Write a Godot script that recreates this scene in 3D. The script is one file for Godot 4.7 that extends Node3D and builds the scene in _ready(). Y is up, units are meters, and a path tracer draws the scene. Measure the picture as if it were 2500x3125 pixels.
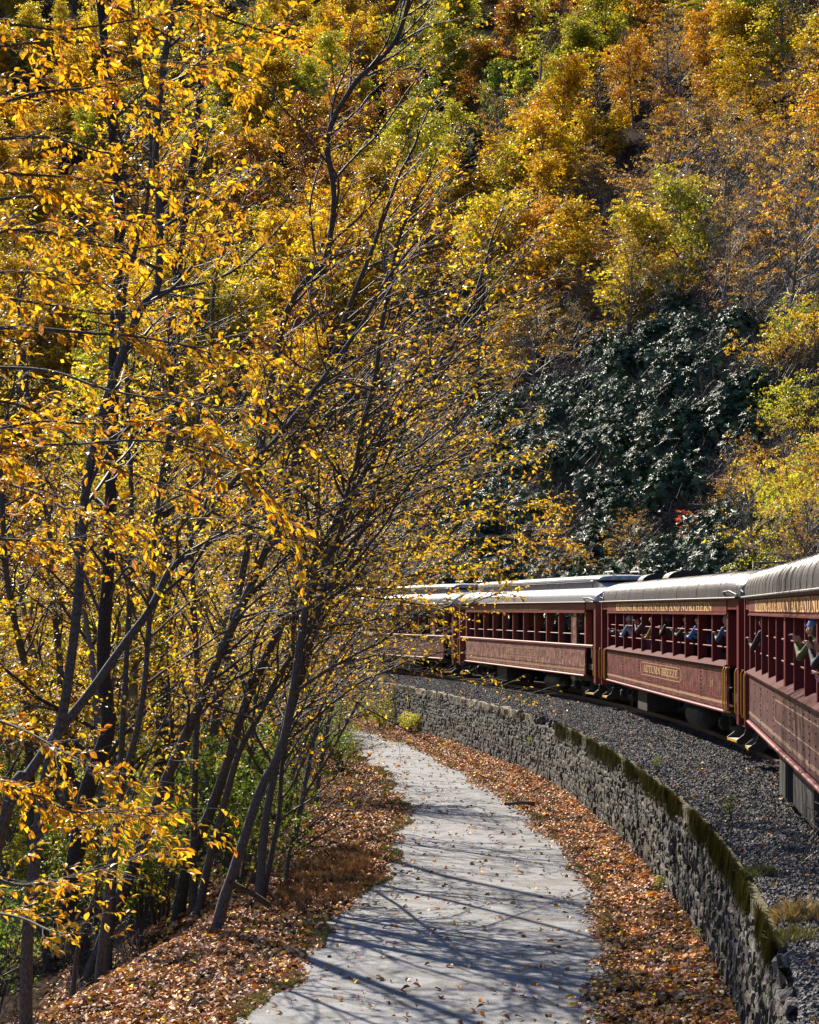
extends Node3D
# Scenic train on a curve above a leaf-strewn trail in an autumn gorge. y up, metres; the trail is y = 0.
const CX := -171.18
const CD := 49.76
const R := 178.0          # radius of the train's near side
const RAIL := 2.1
const EYE := 5.15
const PX := 6334.0
var rng := RandomNumberGenerator.new()
var M := {}
var taken := {}
var patches := []
var cam: Camera3D

# ---------------------------------------------------------------- mesh helper
class MB:
	var v := PackedVector3Array()
	var n := PackedVector3Array()
	var c := PackedColorArray()
	var i := PackedInt32Array()
	func quad(a: Vector3, b: Vector3, cc: Vector3, d: Vector3) -> void:  # clockwise seen from the front
		var k := v.size()
		v.append(a); v.append(b); v.append(cc); v.append(d)
		i.append(k); i.append(k + 1); i.append(k + 2); i.append(k); i.append(k + 2); i.append(k + 3)
	func tri(a: Vector3, b: Vector3, cc: Vector3) -> void:
		var k := v.size()
		v.append(a); v.append(b); v.append(cc)
		i.append(k); i.append(k + 1); i.append(k + 2)
	func hex(p: Array) -> void:
		for f in [[5, 7, 3, 1], [0, 2, 6, 4], [6, 2, 3, 7], [0, 4, 5, 1], [4, 6, 7, 5], [1, 3, 2, 0]]:
			quad(p[f[0]], p[f[1]], p[f[2]], p[f[3]])
	func box(lo: Vector3, hi: Vector3, b := Basis(), o := Vector3.ZERO) -> void:
		var p := []
		for k in 8:
			p.append(o + b * Vector3(hi.x if k & 1 else lo.x, hi.y if k & 2 else lo.y, hi.z if k & 4 else lo.z))
		hex(p)
	func bevel(lo: Vector3, hi: Vector3, e: float) -> void:  # box with chamfered long edges (profile in y, z swept along x) and ends
		var pr := [Vector2(lo.z + e, lo.y), Vector2(hi.z - e, lo.y), Vector2(hi.z, lo.y + e), Vector2(hi.z, hi.y - e), Vector2(hi.z - e, hi.y), Vector2(lo.z + e, hi.y), Vector2(lo.z, hi.y - e), Vector2(lo.z, lo.y + e)]
		extrude(pr, lo.x, hi.x, true)
	func extrude(pr: Array, x0: float, x1: float, closed: bool) -> void:  # (z, y) profile, counter-clockwise seen from +x with z to the left... swept from x0 to x1
		var k := pr.size()
		for j in (k if closed else k - 1):
			var a: Vector2 = pr[j]
			var b: Vector2 = pr[(j + 1) % k]
			quad(Vector3(x0, a.y, a.x), Vector3(x0, b.y, b.x), Vector3(x1, b.y, b.x), Vector3(x1, a.y, a.x))
		if closed:
			for j in range(1, k - 1):
				tri(Vector3(x1, pr[0].y, pr[0].x), Vector3(x1, pr[j].y, pr[j].x), Vector3(x1, pr[j + 1].y, pr[j + 1].x))
				tri(Vector3(x0, pr[0].y, pr[0].x), Vector3(x0, pr[j + 1].y, pr[j + 1].x), Vector3(x0, pr[j].y, pr[j].x))
	func tube(p: PackedVector3Array, r: PackedFloat32Array, k: int) -> void:
		var m := p.size()
		var t := (p[1] - p[0]).normalized()
		var u := t.cross(Vector3.UP if absf(t.y) < 0.9 else Vector3.RIGHT).normalized()
		var base := v.size()
		for a in m:
			if a > 0:
				t = (p[mini(a + 1, m - 1)] - p[a - 1]).normalized()
				u = (u - t * u.dot(t)).normalized()
			var w := t.cross(u)
			for j in k:
				var an := TAU * j / k
				var d := u * cos(an) + w * sin(an)
				v.append(p[a] + d * r[a])
				n.append(d)
		for a in m - 1:
			for j in k:
				var q := base + a * k + j
				var q2 := base + a * k + (j + 1) % k
				i.append(q); i.append(q + k); i.append(q2 + k)
				i.append(q); i.append(q2 + k); i.append(q2)
	func pipe(pts: Array, rad: float, k := 6) -> void:
		var p := PackedVector3Array(pts)
		var rr := PackedFloat32Array()
		rr.resize(p.size()); rr.fill(rad)
		tube(p, rr, k)
		for e in [0, p.size() - 1]:  # flat caps
			var b: int = v.size() - p.size() * k + int(e) * k
			for j in range(1, k - 1):
				if e == 0: i.append_array([b, b + j, b + j + 1])
				else: i.append_array([b, b + j + 1, b + j])
	func lathe(pr: Array, k: int, axis: Basis, o: Vector3) -> void:  # (radius, height) pairs turned about the basis' y
		for a in pr.size() - 1:
			for j in k:
				var a0 := TAU * j / k
				var a1 := TAU * (j + 1) / k
				var q := func(pt, an): return o + axis * Vector3(pt.x * cos(an), pt.y, -pt.x * sin(an))
				quad(q.call(pr[a], a0), q.call(pr[a + 1], a0), q.call(pr[a + 1], a1), q.call(pr[a], a1))
	func mesh() -> ArrayMesh:
		var a := []
		a.resize(Mesh.ARRAY_MAX)
		a[Mesh.ARRAY_VERTEX] = v
		if n.size() == v.size(): a[Mesh.ARRAY_NORMAL] = n
		if c.size() == v.size(): a[Mesh.ARRAY_COLOR] = c
		a[Mesh.ARRAY_INDEX] = i
		var m := ArrayMesh.new()
		m.add_surface_from_arrays(Mesh.PRIMITIVE_TRIANGLES, a)
		return m

func V(x: float, y: float, z: float) -> Vector3: return Vector3(x, y, z)
func rf(a: float, b: float) -> float: return rng.randf_range(a, b)
func rv() -> Vector3: return Vector3(rf(-1, 1), rf(-1, 1), rf(-1, 1))
func lin(r: float, g: float, b: float) -> Color: return Color(r, g, b).linear_to_srgb()
func W(s: float, u: float, y: float) -> Vector3:   # along the curve, outward from the train's near side
	var th := s / R
	return Vector3(CX + (R + u) * cos(th), y, -(CD + (R + u) * sin(th)))
func SU(p: Vector3) -> Vector2:
	var dx := p.x - CX
	var dd := -p.z - CD
	return Vector2(R * atan2(dd, dx), sqrt(dx * dx + dd * dd) - R)
func in_view(p: Vector3, m := 1.12) -> bool:
	var d := -p.z
	return d > 8.0 and absf(p.x) < 0.1974 * d * m + 2.0

# ---------------------------------------------------------------- naming
func numbered(called: String) -> String:
	taken[called] = taken.get(called, -1) + 1
	return called if taken[called] == 0 else "%s_%03d" % [called, taken[called]]
func tag(o: Node3D, label: String, category: String, group := "", kind := "") -> Node3D:
	if label: o.set_meta("label", label)
	if category: o.set_meta("category", category)
	if group: o.set_meta("group", group)
	if kind: o.set_meta("kind", kind)
	return o
func thing(called: String, label: String, category: String, at := Vector3.ZERO, group := "") -> Node3D:
	var o := Node3D.new()
	o.name = numbered(called)
	add_child(o)
	o.position = at
	return tag(o, label, category, group)
func part(called: String, m: Mesh, mat: Material, parent: Node, kind := "") -> MeshInstance3D:
	var o := MeshInstance3D.new()
	o.name = numbered(called) if parent == self else called
	o.mesh = m
	o.material_override = mat
	parent.add_child(o, true)
	if kind: o.set_meta("kind", kind)
	return o
func many(called: String, m: Mesh, mat: Material, buf: PackedFloat32Array, parent: Node, kind := "stuff") -> MultiMeshInstance3D:
	var mm := MultiMesh.new()
	mm.transform_format = MultiMesh.TRANSFORM_3D
	mm.use_colors = true
	mm.mesh = m
	mm.instance_count = buf.size() / 16
	mm.buffer = buf
	var o := MultiMeshInstance3D.new()
	o.name = numbered(called) if parent == self else called
	o.multimesh = mm
	o.material_override = mat
	parent.add_child(o, true)
	if kind: o.set_meta("kind", kind)
	return o
func put(buf: PackedFloat32Array, b: Basis, o: Vector3, c: Color) -> void:
	buf.append(b.x.x); buf.append(b.y.x); buf.append(b.z.x); buf.append(o.x)
	buf.append(b.x.y); buf.append(b.y.y); buf.append(b.z.y); buf.append(o.y)
	buf.append(b.x.z); buf.append(b.y.z); buf.append(b.z.z); buf.append(o.z)
	buf.append(c.r); buf.append(c.g); buf.append(c.b); buf.append(1.0)
func turned(up: Vector3, spin: float, s: float) -> Basis:   # y axis along up
	var y := up.normalized()
	var x := y.cross(Vector3(cos(spin), 0.3 * sin(spin * 3.1), sin(spin))).normalized()
	return Basis(x * s, y * s, x.cross(y) * s)

# ---------------------------------------------------------------- materials
func noise_tex(freq: float, ramp: Array, size := 512, octaves := 5, seed_ := 1, kind := FastNoiseLite.TYPE_SIMPLEX_SMOOTH) -> NoiseTexture2D:
	var f := FastNoiseLite.new()
	f.noise_type = kind
	f.frequency = freq
	f.fractal_octaves = octaves
	f.seed = seed_
	var t := NoiseTexture2D.new()
	t.width = size; t.height = size
	t.seamless = true
	t.noise = f
	if ramp.size():
		var g := Gradient.new()
		var off := PackedFloat32Array()
		var col := PackedColorArray()
		for k in ramp:
			off.append(k[0]); col.append(k[1])
		g.offsets = off; g.colors = col
		t.color_ramp = g
	return t
func mat(c: Color, rough := 0.7, metal := 0.0) -> StandardMaterial3D:
	var m := StandardMaterial3D.new()
	m.albedo_color = c
	m.roughness = rough
	m.metallic = metal
	return m
func tex_mat(t: Texture2D, scale: Vector3, rough := 0.8, world := false, bump: Texture2D = null, depth := 1.0) -> StandardMaterial3D:
	var m := mat(Color.WHITE, rough)
	m.albedo_texture = t
	m.uv1_triplanar = true
	m.uv1_world_triplanar = world
	m.uv1_scale = scale
	if bump:
		m.heightmap_enabled = true
		m.heightmap_texture = bump
		m.heightmap_scale = depth
	return m
func worn(m: StandardMaterial3D, t: Texture2D, scale: Vector3) -> void:   # a second, broader pattern of wear multiplied over the first
	m.detail_enabled = true
	m.detail_albedo = t
	m.detail_blend_mode = BaseMaterial3D.BLEND_MODE_MUL
	m.detail_uv_layer = BaseMaterial3D.DETAIL_UV_2
	m.uv2_triplanar = true
	m.uv2_world_triplanar = m.uv1_world_triplanar
	m.uv2_scale = scale
func leaf_mat(rough := 0.45, back := 0.9, spec := 0.5) -> StandardMaterial3D:
	var m := mat(Color.WHITE, rough)
	m.vertex_color_use_as_albedo = true
	m.backlight_enabled = true
	m.backlight = Color(back, back, back)
	m.metallic_specular = spec
	return m

func make_materials() -> void:
	var fine := noise_tex(0.06, [], 512, 5, 11)
	var rough_n := noise_tex(0.02, [], 512, 6, 12)
	M.path = tex_mat(noise_tex(0.05, [[0.25, lin(.15, .154, .16)], [0.5, lin(.22, .226, .236)], [0.75, lin(.28, .287, .30)]], 1024, 7, 3), V(.55, .55, .55), 0.9, true, fine, .2)
	M.path.metallic_specular = .25
	worn(M.path, noise_tex(0.012, [[0.3, Color(.84, .83, .80)], [0.45, Color(.96, .96, .96)], [0.6, Color(1, 1, 1)], [0.75, Color(.90, .90, .89)]], 512, 5, 31), V(.14, .14, .14))
	M.soil = tex_mat(noise_tex(0.03, [[0.25, lin(.010, .007, .005)], [0.5, lin(.022, .014, .009)], [0.75, lin(.042, .026, .016)]], 512, 6, 4), V(.3, .3, .3), 0.95, true, rough_n, 6.0)
	M.soil.metallic_specular = .08
	M.gravel = tex_mat(noise_tex(0.09, [[0.25, lin(.02, .02, .02)], [0.6, lin(.08, .076, .072)], [0.85, lin(.16, .15, .14)]], 512, 4, 5), V(.7, .7, .7), 0.9, true, fine, 4.0)
	M.gravel.metallic_specular = .15
	M.rock = mat(Color.WHITE, 0.85)
	M.rock.vertex_color_use_as_albedo = true
	M.rock.albedo_texture = noise_tex(0.03, [[0.2, Color(.62, .62, .64)], [0.5, Color(.85, .85, .86)], [0.8, Color(1, .99, .97)]], 512, 6, 6)
	M.rock.uv1_triplanar = true
	M.rock.uv1_world_triplanar = true
	M.rock.uv1_scale = V(1.3, 1.3, 1.3)
	M.rock.heightmap_enabled = true
	M.rock.heightmap_texture = rough_n
	M.rock.heightmap_scale = 3.0
	M.core = mat(lin(.036, .034, .031), 0.95)
	M.concrete = tex_mat(noise_tex(0.02, [[0.25, lin(.08, .065, .04)], [0.5, lin(.16, .13, .09)], [0.75, lin(.23, .20, .15)]], 512, 6, 7), V(.5, .5, .5), 0.9, true, rough_n, 2.0)
	M.moss = tex_mat(noise_tex(0.018, [[0.32, lin(.10, .08, .055)], [0.42, lin(.05, .042, .015)], [0.52, lin(.055, .055, .007)], [0.65, lin(.10, .095, .012)]], 512, 6, 8), V(.8, .35, .8), 0.95, true, rough_n, 5.0)
	M.bark = tex_mat(noise_tex(0.03, [[0.2, lin(.03, .027, .024)], [0.5, lin(.065, .06, .052)], [0.75, lin(.12, .11, .10)]], 512, 5, 9), V(2.2, .8, 2.2), 0.85, true, fine, 1.5)
	M.bark_pale = mat(lin(.15, .135, .12), .85)
	M.furrow = tex_mat(noise_tex(0.03, [[0.3, lin(.012, .010, .009)], [0.5, lin(.045, .036, .03)], [0.7, lin(.10, .08, .065)]], 512, 4, 10), V(5.0, .9, 5.0), 0.9, true, rough_n, 6.0)
	M.twig = mat(lin(.05, .042, .036), 0.7)
	M.twig_pale = mat(lin(.11, .095, .085), 0.6)
	M.ledge = mat(lin(.07, .017, .017), 0.8)
	M.ledge.metallic_specular = .2
	M.leaf = leaf_mat(0.47, 1.0, .42)
	M.leaf_far = leaf_mat(0.40, 1.0, .45)
	M.litter = leaf_mat(0.6, 0.35, .3)
	M.gloss = leaf_mat(0.5, 0.25, 0.33)
	M.grass = leaf_mat(0.6, 0.6)
	# train
	var grime := noise_tex(0.015, [[0.3, Color(.74, .70, .69)], [0.46, Color(.95, .94, .94)], [0.62, Color(1, 1, 1)], [0.75, Color(.85, .83, .82)]], 512, 5, 33)
	var streak := noise_tex(0.02, [[0.3, lin(.095, .010, .015)], [0.5, lin(.14, .019, .025)], [0.61, lin(.165, .042, .044)], [0.73, lin(.27, .14, .12)]], 512, 5, 21)
	M.side = tex_mat(streak, V(1.1, .16, 1.1), 0.42, false)
	worn(M.side, grime, V(.12, .3, .12))
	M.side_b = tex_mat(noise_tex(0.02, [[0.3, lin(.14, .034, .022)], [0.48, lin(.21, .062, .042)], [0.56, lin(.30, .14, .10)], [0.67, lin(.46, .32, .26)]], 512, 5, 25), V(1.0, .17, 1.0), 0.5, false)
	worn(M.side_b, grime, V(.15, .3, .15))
	M.side_near_shaded = tex_mat(noise_tex(0.02, [[0.3, lin(.045, .007, .011)], [0.5, lin(.075, .015, .02)], [0.62, lin(.11, .045, .045)], [0.78, lin(.17, .11, .10)]], 512, 5, 28), V(1.2, .14, 1.2), 0.45, false)  # darker copy of the maroon side, tree shade put into its colour
	worn(M.side_near_shaded, grime, V(.13, .3, .13))
	M.red = mat(lin(.12, .015, .017), 0.5)
	M.red.metallic_specular = .35
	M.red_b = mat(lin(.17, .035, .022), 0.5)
	M.letterboard = tex_mat(noise_tex(0.02, [[0.3, lin(.10, .014, .014)], [0.55, lin(.145, .026, .022)], [0.8, lin(.20, .06, .05)]], 512, 5, 23), V(.9, .25, .9), 0.45, false)
	M.roof = tex_mat(noise_tex(0.02, [[0.3, lin(.075, .076, .08)], [0.48, lin(.15, .152, .157)], [0.66, lin(.26, .262, .268)]], 512, 6, 22), V(2.6, .3, .3), 0.36, false, fine, 0.6)
	M.roof.metallic = 0.35
	M.roof_b = tex_mat(noise_tex(0.02, [[0.25, lin(.16, .16, .165)], [0.5, lin(.28, .28, .285)], [0.75, lin(.40, .40, .405)]], 512, 6, 24), V(.8, .4, .4), 0.4, false, fine, 0.6)
	M.roof_b.metallic = 0.3
	worn(M.roof, noise_tex(0.02, [[0.32, Color(.45, .44, .43)], [0.5, Color(.9, .9, .9)], [0.68, Color(1, 1, 1)]], 512, 5, 34), V(.8, .12, .12))
	M.black = mat(lin(.012, .012, .013), 0.5)
	M.under = tex_mat(noise_tex(0.03, [[0.2, lin(.010, .010, .010)], [0.8, lin(.035, .032, .03)]], 256, 4, 26), V(1, 1, 1), 0.6)
	M.cabinet = tex_mat(noise_tex(0.03, [[0.2, lin(.022, .023, .025)], [0.8, lin(.04, .041, .043)]], 256, 4, 27), V(1, .4, 1), 0.55)
	M.steel = mat(lin(.35, .34, .33), 0.35, 0.8)
	M.rail = mat(lin(.10, .075, .06), 0.5, 0.5)
	M.tie = tex_mat(noise_tex(0.03, [[0.2, lin(.04, .03, .024)], [0.8, lin(.16, .12, .09)]], 256, 4, 29), V(.4, 3, 3), 0.9)
	M.gold = mat(lin(.62, .40, .16), 0.5)
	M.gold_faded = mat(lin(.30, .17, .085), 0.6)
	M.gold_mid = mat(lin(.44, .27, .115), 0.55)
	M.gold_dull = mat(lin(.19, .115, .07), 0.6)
	M.yellow = mat(lin(.55, .30, .02), 0.4)
	M.tread = mat(lin(.55, .55, .55), 0.4, 0.4)
	M.inside = mat(lin(.05, .035, .03), 0.8)
	M.seat = mat(lin(.03, .035, .05), 0.7)
	M.glass = mat(Color(.75, .85, .82, .25), 0.06)
	M.glass.transparency = BaseMaterial3D.TRANSPARENCY_ALPHA
	M.monitor = mat(lin(.16, .16, .165), 0.55)
	M.body = mat(Color.WHITE, 0.8)
	M.body.vertex_color_use_as_albedo = true
	M.phone = mat(lin(.012, .012, .014), 0.3)
	M.screen = mat(lin(.03, .035, .04), 0.15)

# ---------------------------------------------------------------- the lie of the land
func wall_u(s: float) -> float:
	const T := [-0.45, -0.5, -0.75, -1.3, -1.9, -2.3, -2.4, -2.75, -2.85, -2.8, -2.8]
	var k := clampf((s + 50.0) / 10.0, 0.0, 9.999)
	return lerpf(T[int(k)], T[int(k) + 1], k - int(k))
func path_r(s: float) -> float:
	const T := [-2.9, -2.95, -3.0, -3.25, -3.7, -4.2, -4.45, -4.4, -4.4]
	var k := clampf((s + 40.0) / 10.0, 0.0, 7.999)
	return lerpf(T[int(k)], T[int(k) + 1], k - int(k)) + 0.10 * sin(s * 0.9) + 0.06 * sin(s * 2.3) + 0.22 * clampf(-s / 8.0, 0.0, 1.0)
func path_l(s: float) -> float: return -7.0 - .35 * clampf((-s - 4.0) / 12.0, 0.0, 1.0) + 0.14 * sin(s * 0.5) + 0.09 * sin(s * 1.7 + 1.0) + 0.05 * sin(s * 3.9)
func bank(s: float, u: float) -> float:   # left of the wall
	if u > -8.0: return 0.0
	var e := -9.9 + 0.35 * sin(s * 0.31) + 0.2 * sin(s * 0.83 + 1.0)
	if u > e: return (u + 8.0) * 0.1
	return maxf(-2.4, (e + 8.0) * 0.1 + (u - e) * 0.6) + (0.25 * sin(u * 0.6) * sin(s * 0.2) if u < e - 3.0 else 0.0)
func ballast(s: float, u: float) -> float:
	var w := wall_u(s) + 0.3
	if u > 0.05: return 1.95
	return lerpf(1.90, 1.97, clampf((u - w) / maxf(0.1, 0.05 - w), 0.0, 1.0))
func hill(s: float, u: float) -> float:
	var v := u - 5.6
	if v < 0.0: return 1.75
	var h := 0.95 * minf(v, 6.0) + 0.74 * maxf(0.0, v - 6.0)
	var k := minf(1.0, v / 8.0)
	return 1.75 + h + k * (1.3 * sin(s * 0.085 + 1.0 + v * 0.05) + 0.7 * sin(s * 0.21 + v * 0.13) + 0.8 * sin(v * 0.24 + 2.0 + s * 0.03))
func land(s: float, u: float) -> float:
	if u < wall_u(s): return bank(s, u)
	return hill(s, u)
func sheet(cols: Array, s0: float, s1: float, step: float, h: Callable) -> ArrayMesh:
	var b := MB.new()
	var rows := int((s1 - s0) / step) + 1
	for a in rows:
		var s := s0 + a * step
		for k in cols.size():
			var u: float = cols[k].call(s) if cols[k] is Callable else cols[k]
			b.v.append(W(s, u, h.call(s, u, k)))
	var w := cols.size()
	for a in rows - 1:
		for k in w - 1:
			var q := a * w + k
			b.i.append_array([q, q + w, q + w + 1, q, q + w + 1, q + 1])
	var st := SurfaceTool.new()
	st.create_from(b.mesh(), 0)
	st.generate_normals()
	return st.commit()

# ---------------------------------------------------------------- leaves, twigs and trees
func tint(kind: String) -> Color:
	var k := rf(0.75, 1.25)
	var c := Color(.62, .32, .014)
	match kind:
		"gold": c = Color(.70, .41, .012) if rng.randf() < 0.5 else (Color(.74, .55, .02) if rng.randf() < 0.72 else Color(.52, .21, .012))
		"amber": c = Color(.70, .37, .012) if rng.randf() < 0.55 else (Color(.74, .50, .02) if rng.randf() < 0.55 else (Color(.56, .22, .012) if rng.randf() < .7 else Color(.36, .15, .04)))
		"yellow": c = Color(.74, .53, .025) if rng.randf() < 0.65 else Color(.52, .46, .03)
		"orange": c = Color(.62, .25, .010) if rng.randf() < 0.55 else Color(.68, .40, .015)
		"rust": c = Color(.42, .17, .02) if rng.randf() < 0.6 else (Color(.26, .11, .025) if rng.randf() < .5 else Color(.55, .34, .03))
		"olive": c = Color(.42, .44, .03) if rng.randf() < 0.6 else Color(.64, .53, .028)
		"under": c = Color(.11, .18, .018) if rng.randf() < 0.65 else Color(.27, .28, .025)
		"green": c = Color(.20, .29, .025) if rng.randf() < 0.75 else Color(.36, .36, .03)
		"brown": c = Color(.26, .12, .045) if rng.randf() < 0.6 else Color(.16, .07, .03)
		"red": c = Color(.52, .06, .014) if rng.randf() < 0.7 else Color(.55, .15, .015)
		"dark": c = Color(.04, .075, .042) if rng.randf() < 0.65 else Color(.075, .12, .06)
		"bare": c = Color(.64, .38, .02) if rng.randf() < 0.5 else (Color(.48, .22, .03) if rng.randf() < .6 else Color(.25, .15, .08))
		"litter": c = [Color(.40, .20, .09), Color(.28, .12, .05), Color(.15, .06, .03), Color(.56, .38, .24), Color(.50, .32, .18), Color(.42, .17, .03), Color(.50, .26, .05), Color(.34, .17, .09)][rng.randi() % 6]
	return Color(minf(c.r * k, .85), minf(c.g * k * rf(.9, 1.1), .8), c.b * k)

func leaf_mesh(fold: float, droop: float, wide: float) -> ArrayMesh:   # one metre long along +x, base at the origin
	var b := MB.new()
	var st := [[0.0, 0.0], [0.25, 0.8], [0.55, 1.0], [0.82, 0.5], [1.0, 0.0]]
	for s in st:
		var y: float = -droop * s[0] * s[0]
		b.v.append(V(s[0], y, 0))
		b.v.append(V(s[0], y + fold * wide * s[1], wide * s[1]))
		b.v.append(V(s[0], y + fold * wide * s[1], -wide * s[1]))
	for k in 4:
		var q := k * 3
		if k > 0: b.i.append_array([q, q + 3, q + 1, q, q + 2, q + 3])
		if k < 3: b.i.append_array([q + 1, q + 3, q + 4, q + 2, q + 5, q + 3])
		if k == 0: pass
	return b.mesh()
func spray_mesh(n: int, size: float, flat: float, wide: float, seed_: int) -> ArrayMesh:   # leaves scattered through a ball of radius 0.5
	rng.seed = seed_
	var b := MB.new()
	for k in n:
		var o := rv()
		while o.length() > 1.0: o = rv()
		o *= V(.62, .17, .62)
		var x := (rv() * V(1, .4, 1) + V(0, -.15, 0)).normalized() * size * rf(.6, 1.4)
		var up := (V(0, 1, 0) * flat + rv()).normalized()
		var z := x.cross(up).normalized() * size * wide
		var f := up * size * 0.12
		var q := b.v.size()
		b.v.append(o); b.v.append(o + x * .45 + z + f); b.v.append(o + x); b.v.append(o + x * .45 - z + f)
		b.i.append_array([q, q + 1, q + 2, q, q + 2, q + 3])
		var t := rf(.4, 1.5)
		var c := Color(minf(1.3, t * rf(.9, 1.1)), t * rf(.82, 1.15), t)
		for j in 4: b.c.append(c)
	return b.mesh()

class Sprout:
	var wood := MB.new()
	var lp := PackedVector3Array()
	var ld := PackedVector3Array()
func shoot(t: Sprout, p: Vector3, dir: Vector3, L: float, r: float, lv: int, top: int, o: Dictionary) -> void:
	var segs := [9, 6, 4, 3][lv] as int
	var pts := PackedVector3Array([p])
	var rr := PackedFloat32Array([r])
	var ds := [dir]
	var bias: Vector3 = o.bias
	for k in segs:
		dir = (dir + rv() * float(o.wig) + bias).normalized()
		p += dir * (L / segs)
		pts.append(p); ds.append(dir)
		rr.append(lerpf(r, r * 0.3, (k + 1.0) / segs))
	t.wood.tube(pts, rr, 5 if lv == 0 else 3)
	if lv < top:
		var n: int = o.kids[lv]
		for k in n:
			var f := lerpf(0.15, 0.97, (k + rng.randf()) / n)
			var at := f * segs
			var a := mini(int(at), segs - 1)
			var q := pts[a].lerp(pts[a + 1], at - a)
			var d: Vector3 = ds[a + 1]
			var side := d.cross(V(0, 1, 0))
			side = (side.normalized() if side.length() > 0.1 else V(1, 0, 0)) * (1.0 if k % 2 else -1.0)
			side = (side + d.cross(side) * rf(-.8, .8)).normalized()
			var an := rf(.45, .95)
			shoot(t, q, (d * cos(an) + side * sin(an)).normalized(), L * float(o.ratio) * (1.15 - .5 * f) * rf(.7, 1.2), lerpf(r, r * .3, f) * 0.55, lv + 1, top, o)
	if lv >= top - 1 and rng.randf() < .48:
		for k in range(1, segs + 1):
			for j in int(o.per):
				if rng.randf() < float(o.leaf) * 1.8:
					t.lp.append(pts[k - 1].lerp(pts[k], rng.randf()))
					t.ld.append((ds[k] + rv() * .7).normalized())
func curve(pts: Array, per: int) -> PackedVector3Array:
	var out := PackedVector3Array()
	var n := pts.size()
	for k in n - 1:
		for j in per:
			out.append((pts[k] as Vector3).cubic_interpolate(pts[k + 1], pts[maxi(k - 1, 0)], pts[mini(k + 2, n - 1)], float(j) / per))
	out.append(pts[n - 1])
	return out
func leaf_copies(t: Sprout, kind: String, size: float, thin := 1.0) -> PackedFloat32Array:
	var buf := PackedFloat32Array()
	for k in t.lp.size():
		if thin < 1.0 and rng.randf() > thin: continue
		var x := (t.ld[k] + rv() * V(.7, .3, .7) + V(0, -.18, 0)).normalized()
		var y := (V(0, 1, 0) + rv() * .75).normalized()
		var z := x.cross(y).normalized()
		var s := size * rf(.5, 1.4)
		put(buf, Basis(x * s, z.cross(x) * s, z * s * rf(.75, 1.15)), t.lp[k], tint(kind))
	return buf
var leaf_a: ArrayMesh
var leaf_b: ArrayMesh
var last_tree: Node3D
var last_work: Sprout
const KIND := ["gold", "amber", "gold", "gold"]
func sapling(called: String, label: String, pts: Array, r0: float, r1: float, o: Dictionary) -> void:
	var t := Sprout.new()
	var line := curve(pts, 4)
	var n := line.size()
	var rr := PackedFloat32Array()
	for k in n:
		var f := float(k) / (n - 1)
		rr.append(lerpf(r0, r1, pow(f, .8)) * (1.0 + .6 * exp(-f * 22.0)) * rf(.94, 1.06))
	var base: Vector3 = pts[0]
	var trunk := MB.new()
	for k in n: line[k] -= base
	trunk.tube(line, rr, 9)
	var root := thing(called, label, "tree", base)
	part("trunk", trunk.mesh(), M.furrow if o.has("bark") else M.bark, root)
	var count: int = o.n
	var from: float = o.from
	for k in count:
		var f := lerpf(from, 0.99, (k + rng.randf()) / count)
		var a := mini(int(f * (n - 1)), n - 2)
		var d := (line[a + 1] - line[a]).normalized()
		var out_ := (V(rf(-.55, 1.0), rf(-.15, .5), rf(-.9, .9))).normalized()
		var L: float = o.L * rf(.55, 1.15) * (1.2 - .55 * f)
		shoot(t, line[a], (d * .55 + out_ * .8).normalized(), L, minf(rr[a] * .5, .032), 0, 2, {"bias": V(.025, .03, .01), "wig": .21, "kids": [9, 5], "ratio": .42, "leaf": float(o.leaf) * .17, "per": 2})
	shoot(t, line[n - 1], (line[n - 1] - line[n - 2]).normalized(), 2.2, r1, 0, 2, {"bias": V(.03, .05, 0), "wig": .12, "kids": [10, 5], "ratio": .45, "leaf": float(o.leaf) * .34, "per": 2})
	var kind: String = KIND[rng.randi() % 4]
	part("branches", t.wood.mesh(), M.twig, root)
	if t.lp.size(): many("foliage", leaf_a, M.leaf, leaf_copies(t, kind, .085), root)
	last_tree = root
func limb(pts: Array, r: float, o: Dictionary) -> void:   # one long bough of the tree it is a child of
	var t := last_work
	var line := curve(pts, 4)
	var n := line.size()
	var rr := PackedFloat32Array()
	for k in n: rr.append(lerpf(r, r * .3, float(k) / (n - 1)))
	t.wood.tube(line, rr, 6)
	for k in range(n / 5, n, 1):
		for j in 2:
			var a := mini(k, n - 2)
			var d := (line[a + 1] - line[a]).normalized()
			var side := V(rf(-.2, .6), rf(-.35, .45), rf(-1, 1)).normalized()
			shoot(t, line[a], (d * .8 + side * .7).normalized(), rf(.5, 1.3) * (1.15 - .5 * k / n), r * .35, 1, 2 if o.has("bare") else 2, {"bias": V(.03, .0, 0), "wig": .2, "kids": [0, 6], "ratio": .5, "leaf": float(o.leaf) * .42, "per": 2})
func near_limb(pts: Array, r: float, o: Dictionary) -> void:
	var t := last_work
	var line := curve(pts, 4)
	var n := line.size()
	var rr := PackedFloat32Array()
	for k in n: rr.append(lerpf(r, r * .25, float(k) / (n - 1)))
	t.wood.tube(line, rr, 7)
	for k in range(1, n):
		for j in 2:
			if j == 1 and rng.randf() < .5: continue
			var a := mini(k, n - 2)
			var d := (line[a + 1] - line[a]).normalized()
			var side := V(rf(-.2, .5), rf(-.4, .3), rf(-1, 1)).normalized()
			shoot(t, line[a], (d * .8 + side * .75).normalized(), rf(.25, .75), r * .3, 1, 2, {"bias": V(.02, -.03, 0), "wig": .2, "kids": [0, 3], "ratio": .55, "leaf": float(o.leaf) * .50, "per": 2})

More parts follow.
